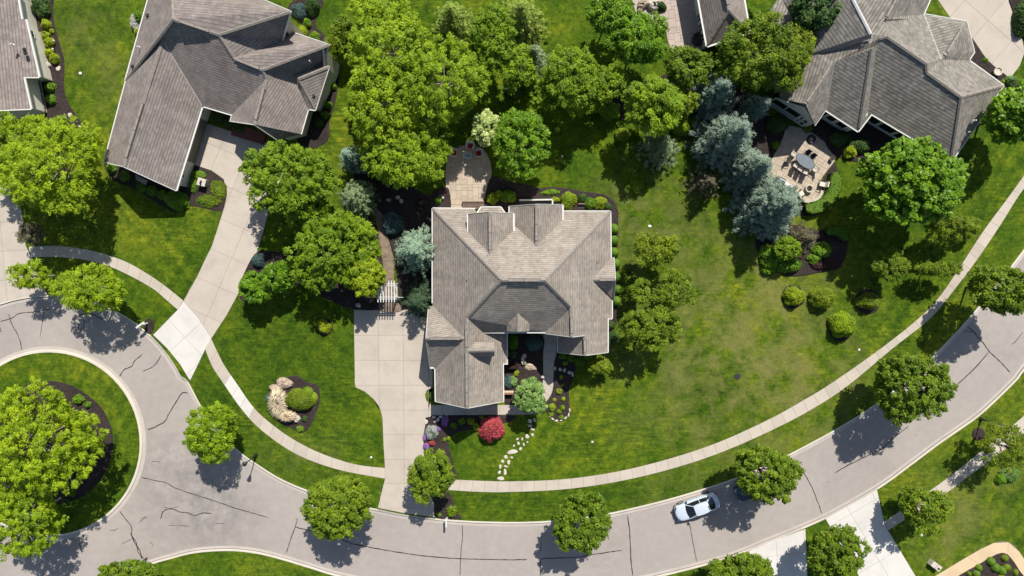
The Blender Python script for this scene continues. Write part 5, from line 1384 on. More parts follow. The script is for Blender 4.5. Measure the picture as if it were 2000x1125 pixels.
GS = 'shaded ball shrubs under the front right gable'
B_([(1099, 695, 10, 8, .8, 'L_box', 'left ball shrub in shade under the front right gable'), (1116, 701, 11, 9, .8, 'L_box', 'second ball shrub in shade under the front right gable'), (1133, 706, 13, 10, .9, 'L_box', 'third and largest ball shrub under the front right gable'), (1148, 697, 10, 8, .8, 'L_box', 'right ball shrub under the front right gable')], leaf=.12, group=GS)
B_([(1104, 709, 6, 5, .3, 'L_lime', 'lime tuft in the shaded mulch above the stepping stones'), (1096, 737, 4, 5, .3, 'L_lime', 'tiny lime tuft below the shaded stepping stones'), (1098, 752, 4, 4, .3, 'L_olive', 'tiny olive tuft at the shade edge'), (1092, 764, 7, 7, .4, 'L_lime', 'loose yellow-green tuft where the shade ends'),
    (1100, 779, 5, 5, .3, 'L_lime', 'small yellow-green tuft on sunny mulch, right'), (1083, 781, 4, 4, .3, 'L_lime', 'small yellow-green tuft on sunny mulch, left'), (1078, 796, 9, 9, .6, 'L_lime', 'largest lime clump in the rounded bed end'), (1066, 794, 5, 5, .4, 'L_cream', 'whitish tuft at the walk side of the rounded bed'),
    (1099, 796, 6, 6, .4, 'L_green', 'green tuft upper right in the rounded bed end'), (1092, 804, 6, 5, .4, 'L_green', 'green tuft in the centre of the rounded bed end'), (1077, 809, 6, 5, .4, 'L_green', 'green tuft lower left in the rounded bed end'), (1096, 815, 6, 5, .4, 'L_green', 'green tuft lowest in the rounded bed end'),
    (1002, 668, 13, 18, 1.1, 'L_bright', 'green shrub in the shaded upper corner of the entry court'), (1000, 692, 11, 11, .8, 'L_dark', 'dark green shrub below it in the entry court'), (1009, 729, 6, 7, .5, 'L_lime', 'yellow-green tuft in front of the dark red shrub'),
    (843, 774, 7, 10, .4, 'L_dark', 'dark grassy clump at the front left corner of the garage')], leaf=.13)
bush(994, 748, 14, 16, .7, 'L_bluedark', 'blue-green striped hosta clump beside the garage wing', leaf=.34, aspect=.4)
bush(1000, 745, 10, 12, .75, 'L_white', 'white-edged hosta leaves in front of the blue-green clump', leaf=.3, aspect=.4)
# front bed
bush(960, 840, 28, 28, 1.9, 'L_red', 'crimson Japanese maple on the front lawn edge', leaf=.22, aspect=.45, name='japanese_maple', cat='shrub', lumps=18)
B_([(869, 822, 8, 14, .4, 'L_purple', 'purple flowering mat in the shade of the front bed'), (833, 872, 8, 9, .4, 'L_purple', 'purple flowering mat at the driveway edge'), (856, 838, 5, 5, .35, 'L_purple', 'bright violet tuft on the rim of the silvery mound'), (829, 855, 4, 8, .35, 'L_purple', 'thin lilac strip between driveway and silvery mound')], leaf=.09)
bush(843, 846, 14, 18, .8, 'L_silver', 'silvery twiggy mound beside the driveway', leaf=.2, aspect=.25)
bush(843, 866, 8, 6, .5, 'L_red', 'pinkish tuft below the silvery mound', leaf=.1)
B_([(885, 832, 8, 7, .6, 'L_bright', 'leftmost shaded ball shrub under the garage gable walk'), (902, 823, 8, 8, .6, 'L_olive', 'reddish-green spiky shrub second in the shaded bed'), (920, 823, 9, 9, .7, 'L_lime', 'roundest yellow-green ball in the shaded bed'), (931, 834, 8, 8, .6, 'L_lime', 'yellow-green ball touching the crimson maple'), (941, 815, 5, 5, .5, 'L_bright', 'tiny green tuft above the crimson maple'),
    (868, 858, 5, 5, .4, 'L_bright', 'little green tuft at the lower end of the front bed, left'), (877, 856, 4, 5, .4, 'L_lime', 'little green tuft at the lower end of the front bed, right'), (858, 1005, 6, 5, .3, 'L_bright', 'low grass tuft in the corner left of the mailbox')], leaf=.12)
fountain(883, 997, 13, 15, .7, 'L_green', 'spiky lily clump behind the middle mailbox', n=160, name='lily_clump', cat='plant', w=.05)
# planted island
B_([(152, 780, 12, 10, .8, 'L_bright', 'leafy shrub on the upper rim of the planted island mulch'), (170, 790, 8, 7, .6, 'L_bright', 'small shrub right of it on the planted island'), (163, 905, 12, 9, .7, 'L_dark', 'dark shrub in shade on the planted island, right'), (140, 962, 10, 9, .6, 'L_bright', 'shrub near the lower rim of the planted island'), (128, 980, 8, 7, .6, 'L_dark', 'dark shrub under the lower locust on the planted island')], leaf=.16)
# right side
RG = 'cone-shaped shrubs on the open side lawn'
B_([(1553, 580, 23, 21, 1.5, 'L_lime', 'leftmost golden shrub of the lawn group'), (1608, 582, 27, 25, 1.8, 'L_olive', 'olive shrub between the golden one and the shaded ring'), (1697, 589, 25, 19, 1.6, 'L_olive', 'rightmost shrub in a dark mulch ring'), (1648, 636, 30, 28, 2.1, 'L_locust', 'largest golden cone shrub, lowest of the lawn group')], leaf=.2, aspect=.35, group=RG, lumps=20)
B_([(1512, 502, 36, 30, 1.5, 'L_bright', 'glossy leafy shrub at the left end of the oval bed'), (1542, 516, 28, 22, 1.3, 'L_bright', 'glossy leafy shrub at the bottom left of the oval bed'), (1500, 528, 16, 10, .9, 'L_bright', 'low glossy shrub spilling onto the lawn'), (1606, 487, 23, 19, 1.1, 'L_bright', 'bright green shrub inside the clipped curve of hedge'), (1590, 505, 16, 12, .8, 'L_bright', 'bright green shrub beside the purple twiggy mound')], leaf=.26, aspect=.6)
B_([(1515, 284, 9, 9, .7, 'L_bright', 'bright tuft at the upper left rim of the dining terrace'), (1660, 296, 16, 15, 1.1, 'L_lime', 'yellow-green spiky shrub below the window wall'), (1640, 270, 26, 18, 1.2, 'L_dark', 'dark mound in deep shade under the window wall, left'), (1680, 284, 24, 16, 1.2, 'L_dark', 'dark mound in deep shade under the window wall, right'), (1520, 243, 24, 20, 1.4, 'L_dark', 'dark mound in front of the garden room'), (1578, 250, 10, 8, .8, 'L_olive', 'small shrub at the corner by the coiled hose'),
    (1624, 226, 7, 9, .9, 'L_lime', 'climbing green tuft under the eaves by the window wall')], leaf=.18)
hedge([(1629, 338), (1629, 365), (1616, 390), (1596, 404), (1572, 407)], 1.15, .9, 'L_box', 'clipped boxwood hedge curving round the lower right of the dining terrace')
hedge([(1613, 456), (1625, 451), (1640, 454), (1650, 468)], .85, .7, 'L_box', 'short clipped hedge arc at the top of the oval bed')
B_([(1330, 245, 24, 24, 1.6, 'L_locust', 'yellow-green shrub right of the light tree in the border'), (1191, 215, 26, 20, 1.5, 'L_bright', 'leafy green shrub in front of the dense mid green tree'), (1218, 262, 18, 14, 1.2, 'L_olive', 'olive shrub on the lawn edge of the border'), (1158, 190, 22, 18, 1.6, 'L_green', 'green shrub below the feathery light tree'),
    (1005, 175, 24, 18, 1.3, 'L_dark', 'dark shrub under the whitish spruce'), (1360, 240, 18, 20, 1.4, 'L_bright', 'bright shrub against the blue spruces')], leaf=.2, aspect=.5)
CB = 'clipped cushions in the bed inside the tan path'
B_([(1936, 1097, 9, 9, .6, 'L_box', 'round cushion at the top of the bed inside the tan path'), (1912, 1109, 7, 7, .5, 'L_box', 'small cushion left in the bed inside the tan path'), (1892, 1120, 5, 5, .4, 'L_olive', 'tiny reddish green cushion at the far left of that bed'), (1907, 1120, 8, 8, .5, 'L_box', 'cushion cut by the bottom edge in that bed'), (1945, 1109, 10, 9, .6, 'L_box', 'largest cushion in the middle of that bed'), (1957, 1115, 9, 9, .6, 'L_box', 'cushion right of the largest one in that bed'),
    (1954, 1123, 6, 4, .4, 'L_lime', 'lime cushion at the bottom edge of that bed'), (1967, 1109, 9, 8, .5, 'L_olive', 'olive tuft near the right curb of that bed'), (1983, 1118, 6, 8, .4, 'L_olive', 'thin tuft in the right corner of that bed'), (1962, 1090, 8, 7, .5, 'L_olive', 'dark wiry tuft under the bend of the tan path')], leaf=.10, clipped=True, group=CB)
B_([(1974, 928, 24, 16, .8, 'L_white', 'pale silvery plant clump below the sparse tree'), (1956, 936, 12, 12, .8, 'L_bright', 'green clump left of the silvery one')], leaf=.24, aspect=.4)
B_([(2004, 32, 26, 44, 1.6, 'L_dark', 'dark shrubs at the right edge along the upper driveway'), (1975, 157, 13, 11, .9, 'L_white', 'white-flowering shrub at the tip of the upper driveway'), (1924, 118, 6, 5, .4, 'L_bright', 'small shrub in the mulch beside the upper driveway')], leaf=.18)
B_([(1468, 22, 7, 12, .7, 'L_bright', 'pale green plants along the right wall of the top house, upper'), (1463, 50, 6, 10, .7, 'L_green', 'pale green plants along the right wall of the top house, lower')], leaf=.16)
bush(1290, 12, 16, 10, .9, 'L_dark', 'dark little shrub beside the pale rocks of the top terrace', leaf=.14)

# ================================================================== OBJECTS
def dirang(a, b, z=0):
    A = P(a[0], a[1], z); B = P(b[0], b[1], z); return math.atan2(B.y-A.y, B.x-A.x)
# ---------------------------------------------------------------- cars
def make_car(label, loc, rz, paint_m):
    t = thing('parked_car', label, 'car', loc, rz)
    L, Wd = 4.85, 1.86
    xs = [-2.42, -2.36, -2.15, -1.75, -1.35, -1.0, -.5, 0, .5, .95, 1.3, 1.75, 2.1, 2.32, 2.42]
    hw = [.62, .74, .84, .90, .92, .925, .93, .93, .93, .925, .92, .89, .82, .70, .50]
    bz = [.72, .92, .99, 1.01, 1.01, .99, .96, .94, .93, .93, .92, .87, .80, .72, .60]
    prof = lambda w, b: [(w*.93, .22), (w, .34), (w, .60), (w*.985, b*.80), (w*.93, b*.93), (w*.80, b), (w*.4, b+.03), (0, b+.035)]
    vs = []; fs = []
    for x, w, b in zip(xs, hw, bz):
        pr = prof(w, b); ring = [(y, z) for y, z in pr]+[(-y, z) for y, z in pr[:-1][::-1]]
        xo = 0
        for y, z in ring: vs.append((x-(.10*math.copysign(1, x)*(abs(y)/max(w, .01))**2 if abs(x) > 2.2 else 0), y, z))
    k = 15
    for i in range(len(xs)-1):
        for j in range(k-1): fs.append((i*k+j, (i+1)*k+j, (i+1)*k+j+1, i*k+j+1))
    fs.append(tuple(range(k))); fs.append(tuple((len(xs)-1)*k+j for j in range(k))[::-1])
    body = mesh_obj('body', vs, fs, paint_m, t, smooth=True)
    m = body.modifiers.new('s', 'SUBSURF'); m.levels = 1; m.render_levels = 1
    # roof panel and glass: corners of the cabin
    z0, z1 = .985, 1.42
    def q(x, y, z): return Vector((x, y, z))
    rf = MB(); R = []
    for x, w, z in ((.42, .50, 1.375), (.15, .58, 1.43), (-.35, .60, 1.455), (-.85, .575, 1.43), (-1.12, .52, 1.385)):
        R.append([q(x, w, z-.03), q(x, w*.6, z), q(x, 0, z+.012), q(x, -w*.6, z), q(x, -w, z-.03)])
    vs = [p for r in R for p in r]; fs = [(i*5+j, i*5+j+1, (i+1)*5+j+1, (i+1)*5+j) for i in range(4) for j in range(4)]
    rf.add(vs, fs); o = rf.build('roof_panel', paint_m, t, True)
    gl = MB(); gl.add([q(1.12, .74, .955), q(1.22, .3, .975), q(1.24, 0, .98), q(1.22, -.3, .975), q(1.12, -.74, .955)]+R[0], [(0, 5, 6, 1), (1, 6, 7, 2), (2, 7, 8, 3), (3, 8, 9, 4)])
    gl.build('windscreen', M['glass'], t)
    gl = MB(); gl.add([q(-1.72, .70, 1.0), q(-1.84, .3, 1.03), q(-1.86, 0, 1.035), q(-1.84, -.3, 1.03), q(-1.72, -.70, 1.0)]+R[4], [(5, 0, 1, 6), (6, 1, 2, 7), (7, 2, 3, 8), (8, 3, 4, 9)])
    gl.build('rear_window', M['glass'], t)
    for s in (1, -1):
        bl = [q(1.02, .80*s, .95), q(.35, .835*s, .965), q(-.35, .84*s, .985), q(-1.0, .83*s, .995), q(-1.62, .76*s, 1.0)]
        tp = [r[0] if s > 0 else r[4] for r in R]
        g = MB()
        for i in range(4): g.add([bl[i], bl[i+1], tp[i+1]+Vector((0, 0, -.01)), tp[i]+Vector((0, 0, -.01))], [(0, 1, 2, 3)])
        g.build('side_window', M['glass'], t)
        pl = MB()
        pl.bar(q(1.1, .77*s, .965), R[0][0 if s > 0 else 4], .07, .05); pl.bar(q(-1.68, .73*s, 1.01), R[4][0 if s > 0 else 4], .14, .06)
        for a, b in zip(tp[:-1], tp[1:]): pl.bar(a, b, .05, .04)
        pl.bar(q(-.36, .845*s, .98), tp[2], .05, .03)
        pl.build('pillar', paint_m, t)
        mm = MB().box((.92, 1.0*s, 1.0), (.16, .22, .14), 0, .8).bar((.92, .86*s, .96), (.92, .98*s, .99), .05, .05); mm.build('wing_mirror', paint_m if paint_m is M['car_blue'] else M['dark'], t)
        dl = MB()
        for x in (.95, -.30, -1.28): dl.bar((x, .931*s, .40), (x, .918*s, .86), .012, .012)
        dl.build('door_gap', M['dark'], t)
        MB().box((2.17, .60*s, .70), (.34, .26, .13), -.35*s).build('headlight', M['steel'], t)
        MB().box((-2.25, .66*s, .80), (.22, .24, .12), .3*s).build('tail_light', M['red'], t)
        for x in (1.45, -1.42):
            w = thing('wheel', None, None, (0, 0, 0)); w.parent = t; 
            for kk in ('label', 'category'):
                if kk in w: del w[kk]
            ty = MB(); n = 20
            ring = []
            for yo, r in ((-.11, .27), (-.11, .32), (-.07, .335), (.07, .335), (.11, .32), (.11, .27)):
                ring.append([(x+r*math.cos(2*PI*i/n), .84*s+yo, .335+r*math.sin(2*PI*i/n)) for i in range(n)])
            vs = [p for r in ring for p in r]
            ty.add(vs, [(i*n+j, i*n+(j+1) % n, (i+1)*n+(j+1) % n, (i+1)*n+j) for i in range(5) for j in range(n)])
            ty.build('tyre', M['rubber'], w)
            rm = MB(); n2 = 20
            rm.add([(x+.24*math.cos(2*PI*i/n2), .84*s+.10*s, .335+.24*math.sin(2*PI*i/n2)) for i in range(n2)]+[(x, .84*s+.06*s, .335)], [(i, (i+1) % n2, n2) for i in range(n2)])
            rm.build('rim', M['steel'], w)
    MB().box((0, 0, .20), (4.3, 1.6, .12)).build('underbody', M['dark'], t)
    return t
ca = dirang((1405, 972), (1322, 1003), 1)
make_car('white sedan parked at the upper kerb of the road, facing left', P(1361, 990, .5)*Vector((1, 1, 0)) if False else Vector((*P(1361, 990, .6).to_2d(), .005)), ca, M['car_white'])
ca2 = dirang((1500, 935), (1440, 962), 1)
make_car('dark blue car parked behind the white one, mostly hidden under a maple', Vector((*P(1478, 951, .6).to_2d(), .005)), ca2, M['car_blue'])

# ---------------------------------------------------------------- street lamps
def lamp(px, py, h, label):
    b = P(px, py, GZ); t = thing('street_lamp', label, 'street lamp', b, 0, 'black post lamps along the road')
    MB().lathe((0, 0, 0), [(.20, 0), (.20, .15), (.13, .35), (.12, .7), (.07, .85)], 10).build('base', M['black'], t)
    MB().tube([(0, 0, .8), (0, 0, h-.6)], [.06, .045], 8).build('pole', M['black'], t)
    ld = MB().lathe((0, 0, h-.62), [(.10, 0), (.14, .05), (.10, .10), (.21, .42), (.24, .50), (.23, .56), (.10, .66), (.03, .78)], 12).build('lantern', M['black'], t)
    MB().lathe((0, 0, h-.50), [(.13, 0), (.205, .30)], 12).build('lamp_glass', M['glass'], ld)
lamp(500, 889, 3.2, 'black post lamp at the kerb beside the yellow-green locust, left part of the photo')
lamp(1916, 818, 3.2, 'black post lamp on the lower verge beside the sparse tree at the right')
# ---------------------------------------------------------------- mailboxes
def mailbox(px, py, ang, label, w=.20, l=.52):
    t = thing('mailbox', label, 'mailbox', P(px, py, GZ), ang, 'white post mailboxes at the kerb')
    MB().box((0, 0, .62), (.11, .11, 1.35)).build('post', M['white'], t)
    bx = MB(); n = 8; pr = [(-w/2, 0), (w/2, 0)]+[(w/2*math.cos(PI*i/n), .14+w/2*math.sin(PI*i/n)) for i in range(n+1)]
    vs = [(x, y, 1.12+z) for x in (-.12, l-.12+.15) for y, z in pr]; k = len(pr)
    bx.add(vs, [tuple(range(k))[::-1], tuple(range(k, 2*k))]+[(i, (i+1) % k, (i+1) % k+k, i+k) for i in range(k)])
    bx.build('box', M['white'], t)
    MB().box((.12, 0, 1.09), (.72, .13, .06)).build('arm', M['white'], t)
    MB().box((-.1, 0, .95), (.12, .34, .30), 0, .9).build('paper_slot', M['white'], t)
    MB().box((.28, w/2+.012, 1.32), (.03, .012, .16)).build('flag', M['red'], t)
mailbox(873.5, 1010, dirang((873, 1005), (873, 1030)), 'white mailbox at the kerb right of the middle driveway')
mailbox(289, 631, dirang((292, 629), (276, 641)), 'white mailbox in an oval mulch patch beside the left driveway apron', .24, .6)
# ---------------------------------------------------------------- garden arbour and gate fence
ar = thing('arbour', 'white slatted garden arbour over the path at the top of the middle driveway', 'arbour', P(763, 578, GZ))
hA = 2.35
ax0, ax1 = P(739, 590, hA).x, P(771, 590, hA).x
ay0, ay1 = P(760, 582, hA).y, P(760, 556, hA).y
ox, oy = ar.location.x, ar.location.y
for x in (ax0+.05, ax1-.05):
    for y in (ay0, ay1): MB().box((x-ox, y-oy, hA/2), (.11, .11, hA)).build('post', M['white'], ar)
for y in (ay0, ay1):
    for d in (-.10, .10): MB().bar((ax0-.15-ox, y+d-oy, hA-.08), (ax1+.25-ox, y+d-oy, hA-.08), .05, .15).build('crossbeam', M['white'], ar)
for i in range(7):
    x = ax0+(ax1-ax0)*i/6
    MB().bar((x-ox, ay0-.42-oy, hA+.05), (x-ox, ay1+.42-oy, hA+.05), .085, .13).build('rafter', M['white'], ar)
for x in (ax0+.05, ax1-.05):
    for i in range(5): MB().bar((x-ox, ay0-oy, .45+i*.38), (x-ox, ay1-oy, .45+i*.38), .04, .04).build('lattice_bar', M['white'], ar)
def fence(a, b, label, h=1.1):
    A = P(a[0], a[1], GZ); B = P(b[0], b[1], GZ); t = thing('fence', label, 'fence', A)
    d = B-A; n = max(2, int(d.length/.13))
    for z in (.25, .85): MB().bar(Vector((0, 0, z)), d+Vector((0, 0, z)), .04, .08).build('rail', M['white'], t)
    for i in range(n+1): MB().box(d*(i/n)+Vector((0, 0, h/2)), (.035, .02, h), 0, .9).build('picket', M['white'], t)
fence((717, 580), (741, 580), 'short white picket fence left of the arbour'); fence((774, 580), (792, 580), 'short white picket fence right of the arbour')
# ---------------------------------------------------------------- red-cushioned chairs and table
def lounge(px, py, ang, label):
    t = thing('garden_chair', label, 'chair', P(px, py, .16), ang, 'white wicker chairs with red cushions')
    MB().box((0, 0, .22), (.66, .70, .14)).build('seat', M['white'], t)
    n = 9; b = MB()
    for i in range(n):
        a = PI*.5+PI*(i)/(n-1)
        b.bar((.36*math.cos(a)+.02, .40*math.sin(a), .28), (.42*math.cos(a)-.02, .46*math.sin(a), .28+(.50 if 1 < i < n-2 else .28)), .13, .05, up=(math.cos(a), math.sin(a), 0))
    b.build('backrest', M['white'], t)
    for s in (-1, 1): MB().bar((-.28, .38*s, .48), (.32, .36*s, .46), .09, .06).build('armrest', M['white'], t)
    MB().box((.06, 0, .34), (.50, .50, .10), 0, .92).build('cushion', M['red'], t)
    for x in (-.28, .28):
        for y in (-.3, .3): MB().box((x, y, .08), (.05, .05, .18)).build('leg', M['white'], t)
tc_ = (914, 304)
for (x, y, lb) in ((886, 299, 'white chair with red cushion left of the little round table'), (919, 285, 'white chair with red cushion above the little round table, half in leaf shade'), (936, 300, 'white chair with red cushion right of the little round table')):
    lounge(x, y, dirang((x, y), tc_), lb)
t = thing('garden_table', 'small oval white table among the red-cushioned chairs', 'table', P(914, 305.5, .16))
tt_ = MB().lathe((0, 0, .44), [(.40, 0), (.43, .02), (.43, .05), (.36, .055)], 20); 
for v in tt_.v: v.y *= .78
tt_.build('tabletop', M['white'], t)
gq = MB().lathe((0, 0, .497), [(.34, 0), (.34, .006)], 20)
for v in gq.v: v.y *= .76
gq.build('glass_top', M['tabletop'], t)
for i in range(4): a = PI/4+i*PI/2; MB().bar((.28*math.cos(a), .22*math.sin(a), .44), (.34*math.cos(a), .27*math.sin(a), 0), .04, .04).build('leg', M['white'], t)
# ---------------------------------------------------------------- dining set
dt = thing('dining_table', 'oval mottled glass dining table on the right-hand terrace', 'table', P(1567, 317, .16), dirang((1550, 303), (1588, 330)))
g = MB().lathe((0, 0, .70), [(1.0, 0), (1.03, .015), (1.03, .04), (.98, .05)], 28)
for v in g.v:
    v.x *= 1.06; v.y *= .56
g.build('tabletop', M['tabletop'], dt)
g = MB()
for i in range(28):
    a, b = 2*PI*i/28, 2*PI*(i+1)/28
    g.bar((1.09*math.cos(a), .575*math.sin(a), .72), (1.09*math.cos(b), .575*math.sin(b), .72), .05, .05)
g.build('rim', M['black'], dt)
for x in (-.6, .6):
    for y in (-.3, .3): MB().bar((x, y, .7), (x*1.15, y*1.2, 0), .05, .05).build('leg', M['black'], dt)
Rz = Matrix.Rotation(dt.rotation_euler.z, 3, 'Z')
def dchair(lx, ly, ang, label, mat='dark', cush=None):
    loc = dt.location+Rz @ Vector((lx, ly, 0)); t = thing('dining_chair', label, 'chair', loc, dt.rotation_euler.z+ang, 'patio chairs round the dining table')
    MB().box((0, 0, .42), (.46, .50, .05)).build('seat', M[cush or 'dark'], t)
    MB().bar((-.24, 0, .45), (-.36, 0, .98), .48, .03, up=(1, 0, 0)).build('backrest', M[cush or 'dark'], t)
    for s in (-1, 1):
        MB().bar((-.24, .27*s, .63), (.24, .27*s, .63), .04, .03).build('armrest', M[mat], t)
        for x in (-.22, .22): MB().bar((x, .26*s, 0), (x, .27*s, .63), .03, .03).build('leg', M[mat], t)
dchair(-.50, -.78, PI/2, 'patio chair on the lower left long side of the dining table', 'dark', 'boxy'); dchair(.12, -.80, PI/2, 'patio chair in the middle of the lower long side', 'dark', 'boxy'); dchair(.72, -.74, PI/2+.2, 'patio chair at the lower right long side, slightly turned', 'dark', 'boxy')
dchair(-.25, .78, -PI/2, 'dark patio chair on the upper long side, left one', 'dark'); dchair(.40, .78, -PI/2, 'dark patio chair on the upper long side, right one', 'dark')
dchair(-1.35, .02, 0, 'beige patio chair at the upper left head of the table', 'dark', 'boxy'); dchair(1.36, .0, PI, 'beige patio chair at the lower right head of the table', 'dark', 'boxy')
dchair(-1.35, -.75, .6, 'thin metal patio chair pulled out at the left of the table', 'dark', 'dark')
# coiled hose
h = MB()
for k, (r, z) in enumerate(((.42, .05), (.37, .10), (.40, .16), (.34, .19), (.28, .12))):
    h.tube([(r*math.cos(2*PI*i/20), r*math.sin(2*PI*i/20), z) for i in range(21)], .035, 6, False)
h.tube([(.42, 0, .05), (.30, .35, .04), (-.3, .75, .04), (-.6, .60, .04)], .03, 6)
o = h.build('garden_hose', M['black']); o.location = P(1584, 272, .16); tag(o, 'black garden hose coiled on the dining terrace', 'hose')
# grill and serving counter
a = dirang((1512, 352), (1545, 370))
t = thing('barbecue_grill', 'stainless barbecue with rounded lid at the edge of the dining terrace', 'grill', P(1519, 354, .16), a)
MB().box((0, 0, .42), (.75, .55, .84)).build('cabinet', M['dark'], t)
b = MB(); n = 8
vs = [(x, .30*math.cos(PI*i/n), .86+.28*math.sin(PI*i/n)) for x in (-.40, .40) for i in range(n+1)]
b.add(vs, [(i, i+1, i+n+2, i+n+1) for i in range(n)]+[tuple(range(n+1)), tuple(range(n+1, 2*n+2))[::-1]])
b.build('lid', M['steel'], t); MB().bar((-.3, -.34, .95), (.3, -.34, .95), .03, .03).build('handle', M['steel'], t)
t = thing('serving_counter', 'long white stone-topped counter next to the barbecue', 'counter', P(1537, 367, .16), a)
MB().box((0, 0, .40), (1.25, .50, .80)).build('cabinet', M['stone'], t); MB().box((0, 0, .83), (1.35, .58, .06)).build('counter_top', M['white'], t)
# armchairs and fire pit
for (x, y, an, lb) in ((1603, 360, 2.9, 'cream-cushioned armchair against the hedge, right of the fire pit'), (1561, 379, .6, 'cream-cushioned armchair at the lower left of the fire pit')):
    t = thing('patio_armchair', lb, 'chair', P(x, y, .16), an, 'cream patio armchairs by the fire pit')
    MB().box((0, 0, .30), (.60, .58, .12)).build('seat', M['dark'], t); MB().box((.02, 0, .40), (.56, .54, .12), 0, .93).build('cushion', M['cushion'], t)
    MB().bar((-.28, 0, .40), (-.42, 0, .92), .56, .12, up=(1, 0, 0)).build('backrest', M['cushion'], t)
    for s in (-1, 1):
        MB().bar((-.3, .34*s, .60), (.3, .34*s, .58), .05, .04).build('armrest', M['black'], t)
        for xx in (-.28, .28): MB().bar((xx, .33*s, 0), (xx, .34*s, .6), .04, .04).build('leg', M['black'], t)
t = thing('fire_pit', 'round stone fire bowl with dark ash in the terrace corner', 'fire pit', P(1578, 369, .16))
pr = [(.36, 0), (.40, .10), (.40, .42), (.34, .44), (.28, .40), (.27, .22)]
n = 18; vs = [(r*math.cos(2*PI*k/n), r*math.sin(2*PI*k/n), z) for r, z in pr for k in range(n)]
mesh_obj('bowl', vs, [(i*n+k, i*n+(k+1) % n, (i+1)*n+(k+1) % n, (i+1)*n+k) for i in range(len(pr)-1) for k in range(n)], M['stone'], t)
MB().lathe((0, 0, .18), [(.27, 0), (.1, .05)], 12).build('ash', M['dark'], t)
# curved seat wall of the terrace corner
sw = thing('seat_wall', 'curved low stone wall round the lower corner of the dining terrace', 'wall', P(1603, 385, .15))
ln = [Vector(p) for p in W(catmull([(1606, 372), (1602, 382), (1593, 390), (1580, 394), (1568, 391)], 4), .4)]
for i, (p, q) in enumerate(zip(ln[:-1], ln[1:])):
    d = (q-p).normalized()*.012
    MB().bar((p.x+d.x-sw.location.x, p.y+d.y-sw.location.y, .18), (q.x-d.x-sw.location.x, q.y-d.y-sw.location.y, .18), .30, .36).build('block', M['stone'], sw)
def pot(px, py, r, h, mat, label, plant=None):
    t = thing('plant_pot', label, 'plant pot', P(px, py, .15))
    MB().lathe((0, 0, 0), [(r*.7, 0), (r*.95, h*.6), (r, h), (r*.85, h), (r*.8, h*.85)], 12).build('pot', M[mat], t)
    MB().lathe((0, 0, h*.8), [(r*.8, 0), (r*.3, .06)], 10).build('soil', M['mulch'], t)
pot(1622, 311, .22, .4, 'wood', 'dark urn standing at the right tip of the dining terrace')
# round paving step and rocks on the top terrace
o = MB().lathe((0, 0, 0), [(1.05, 0), (1.05, .17), (1.02, .18)], 28).build('round_step', M['paver_grey']); o.location = P(1366, 49, .16); tag(o, 'half-round raised step against the top house', 'step')
o = MB().lathe((0, 0, 0), [(.62, 0), (.64, .5), (.60, .56)], 16).build('hot_tub_cover', M['dark']); o.location = P(1362, 78, .16); tag(o, 'black round-cornered cover between terrace and top house wall', 'cover')
def rock(px, py, rx, ry, h, mat, label, name='boulder', seed=1, ang=0, cat='rock', group=None, flat=False):
    rg = np.random.default_rng(seed); m = MPP(.2); n, k = 12, 5; vs = []; fs = []
    ph = rg.random(3)*6
    for i in range(k):
        a = PI/2*i/(k-1)
        for j in range(n):
            b = 2*PI*j/n; f = 1+.13*math.sin(2*b+ph[0])+.09*math.sin(3*b+ph[1])+.05*rg.normal()
            ca_ = math.cos(a)**(.28 if flat else .65)
            x, y = rx*m*f*ca_*math.cos(b), ry*m*f*ca_*math.sin(b)
            vs.append((x*math.cos(ang)-y*math.sin(ang), x*math.sin(ang)+y*math.cos(ang), h*math.sin(a)*(1+(.0 if flat else .12)*rg.normal())))
    for i in range(k-1):
        for j in range(n): fs.append((i*n+j, i*n+(j+1) % n, (i+1)*n+(j+1) % n, (i+1)*n+j))
    o = mesh_obj(name, vs, fs, M[mat]); o.location = P(px, py, GZ+.02); return tag(o, label, cat, group)
rock(1255, 10, 11, 10, .6, 'boulder', 'tan boulder at the left corner of the top terrace', seed=3)
rock(1250, 20, 6, 5, .4, 'boulder', 'small tan rock below the larger boulder at the top terrace', seed=4)
rock(1276, 10, 15, 12, .8, 'stone', 'large pale grey boulder half under the green tree at the top terrace', seed=5)
rock(556, 748, 17, 11, .55, 'boulder', 'large granite boulder at the top of the lawn island bed', seed=6)
rock(538, 758, 12, 8, .45, 'boulder', 'second granite boulder left of the largest in the lawn island bed', seed=7)
rock(546, 756, 6, 6, .35, 'stone', 'small grey stone between the two granite boulders', seed=8)
rock(581, 818, 7, 7, .45, 'stone', 'round grey rock at the bottom of the lawn island bed', seed=9)
rock(1036, 717, 13, 7, .25, 'boulder', 'flat tan rock slab in the middle of the entry court', seed=10, ang=-.4)
rock(1060, 736, 3.5, 4, .35, 'white', 'small white block beside the entry walk', seed=11, cat='block', name='stone_block')
rock(700+59, 667-250-26, 5, 4, .2, 'boulder', 'brown stone at the upper end of the footpath', seed=12)
rock(777, 386, 5, 3.5, .2, 'stone', 'first flat grey stone above the blue-green mound', seed=13); rock(784, 393, 4.5, 4, .2, 'stone', 'second flat grey stone above the blue-green mound', seed=14)
rock(700, 596, 6, 4, .35, 'stone', 'white-grey rock beside the top left corner of the middle driveway', seed=15)
rock(95, 127, 6, 5, .4, 'boxy', 'grey block at the foot of the pale wall', seed=16, cat='block')
